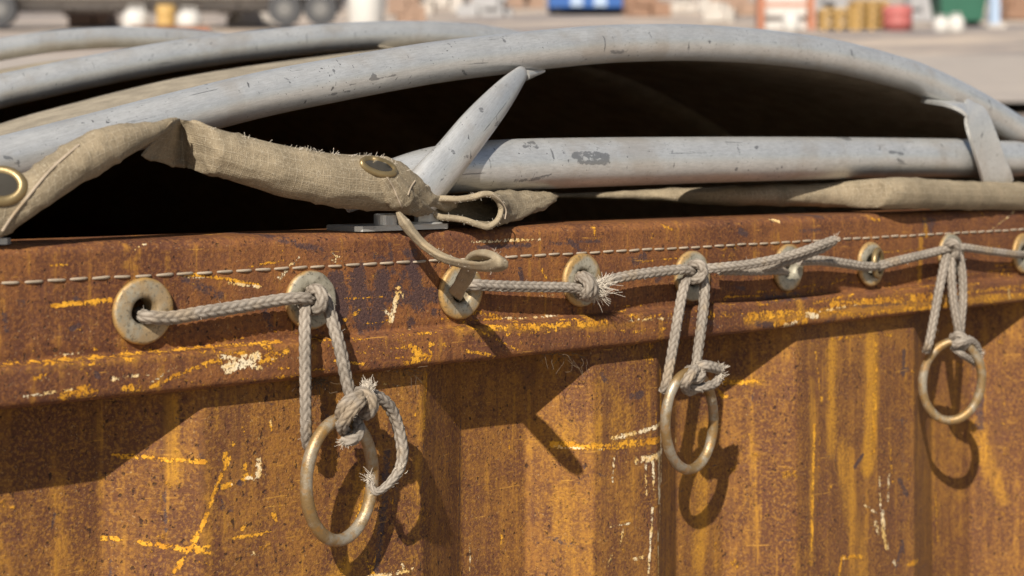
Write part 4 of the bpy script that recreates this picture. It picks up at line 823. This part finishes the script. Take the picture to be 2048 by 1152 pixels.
# blue container with white stripes
t = kit('blue_container', 'bright blue container with vertical pale stripes in the blurred yard', 'container', 1182, 58)
part(t, 'body', 'blue', [((-1.5, -1.2, .12), (1.5, 1.2, 2.6))]); part(t, 'stripe_panel', 'paleblue', [((-.76, -1.23, .15), (-.34, -1.2, 2.55))]); part(t, 'stripe_panel', 'paleblue', [((.04, -1.23, .15), (.48, -1.2, 2.55))])
part(t, 'skid', 'dark', [((-1.3, -1.1, 0), (-1.1, 1.1, .15)), ((1.1, -1.1, 0), (1.3, 1.1, .15))])
# barriers right of centre
t = kit('striped_rack', 'red and white metal rack standing in the yard above the arch crest', 'rack', 1570, 44)
part(t, 'upright', 'orange', [((-.74, -.3, 0), (-.60, .3, 1.5)), ((.60, -.3, 0), (.74, .3, 1.5))]); part(t, 'crossbar', 'orange', [((-.6, -.3, .62), (.6, -.24, .72))]); part(t, 'crossbar', 'orange', [((-.6, -.3, 1.35), (.6, -.24, 1.45))]); part(t, 'back_panel', 'white', [((-.6, .2, .05), (.6, .25, 1.45))])
sack(1582, 42.5, .44, .55, 'white', 'white sack in front of the red and white rack')
for i, (px, n, lab) in enumerate(((1672, 3, 'left stack of yellow pallets beside the striped rack'), (1735, 4, 'right stack of yellow pallets beside the red drum'))):
    t = kit('pallet_stack', lab, 'pallets', px, 43.5, .1*i, 'yellow pallets stacked in the yard')
    for k in range(n):
        z = k*.2; part(t, 'pallet', 'yellow', [((-.45, -.4+y, z+.11), (.45, -.3+y, z+.17)) for y in (0, .22, .44, .66)]+[((x, -.38, z+.0), (x+.1, .38, z+.11)) for x in (-.42, -.05, .32)])
drum(1795, 43, .38, .66, 'red', 'wide red drum beside the yellow pallets')
t = kit('green_skip', 'dark green waste skip behind two white sacks', 'skip', 1916, 46)
mb = MB(); v = [(-.55, -.5, .15), (.55, -.5, .15), (.55, .5, .15), (-.55, .5, .15), (-.68, -.6, 1.05), (.68, -.6, 1.05), (.68, .6, 1.05), (-.68, .6, 1.05)]
mb.raw(v, [(3, 2, 1, 0), (0, 1, 5, 4), (1, 2, 6, 5), (2, 3, 7, 6), (3, 0, 4, 7)], sm=False); mb.build('skip_body', C_['green'], t); part(t, 'rim', 'green', [((-.74, -.66, 1.0), (.74, -.6, 1.1)), ((-.74, .6, 1.0), (.74, .66, 1.1)), ((-.74, -.6, 1.0), (-.68, .6, 1.1)), ((.68, -.6, 1.0), (.74, .6, 1.1))]); part(t, 'skid', 'dark', [((-.5, -.4, 0), (-.4, .4, .15)), ((.4, -.4, 0), (.5, .4, .15))])
sack(1882, 42.5, .42, .42, 'white', 'left one of two white sacks before the green skip'); sack(1912, 42.5, .42, .46, 'white', 'right one of two white sacks before the green skip')
t = kit('post', 'pale blue post right of the green skip', 'post', 1988, 45); part(t, 'post_shaft', 'paleblue', [((-.13, -.13, 0), (.13, .13, 1.7))]); part(t, 'post_base', 'concrete', [((-.25, -.25, 0), (.25, .25, .12))])
rd = random.Random(5)
for i, (px, dist, w_, h_, col, lab) in enumerate(((90, 60, 1.6, 1.2, 'brown', 'brown timber pile behind the left end of the trailer'), (860, 58, 2.6, 1.3, 'concrete', 'grey concrete blocks between the white tank and blue container'), (960, 55, 1.6, 1.0, 'grey', 'dark grey rubble heap left of the blue container'), (1350, 60, 3.2, 1.2, 'concrete', 'pale concrete blocks right of the blue container'), (1455, 56, 1.6, .9, 'brown', 'brown timber pile left of the striped rack'), (1840, 50, .9, .8, 'grey', 'grey scrap heap between the red drum and green skip'), (2040, 52, 1.3, 1.2, 'rust', 'rusty scrap heap at the far right of the yard'), (1650, 56, 1.4, 1.8, 'grey', 'grey crate pile behind the yellow pallets'), (180, 47, 1.5, .7, 'brown', 'low brown rubble under the trailer, left of the bulk bags'), (470, 47, 1.7, .8, 'concrete', 'low pale rubble under the middle of the trailer'), (540, 62, 2.2, 1.9, 'rust', 'rusty scrap behind the right half of the trailer'), (800, 49, .9, .9, 'brown', 'small brown heap just right of the white tank'), (1030, 64, 2.4, 1.6, 'brown', 'brown timber pile just left of the blue container'), (1290, 55, 1.2, .8, 'rust', 'small rusty heap just right of the blue container'), (1430, 50, 1.1, .7, 'concrete', 'small concrete heap between blue container and striped rack'))):
    t = kit('material_pile', lab, 'pile', px, dist, rd.uniform(-.3, .3), 'heaps of building material in the yard')
    bx = [(lambda x, y, z, a, b, c: ((x, y, z), (x+a, y+b, z+c)))(rd.uniform(-w_/2, w_/2-.3), rd.uniform(-.4, .3)+k*.003, 0 if k < 6 else rd.uniform(.2, h_*.6), rd.uniform(.3, .7), rd.uniform(.3, .6), rd.uniform(.25, h_*.6)) for k in range(12)]
    part(t, 'block', col, bx)
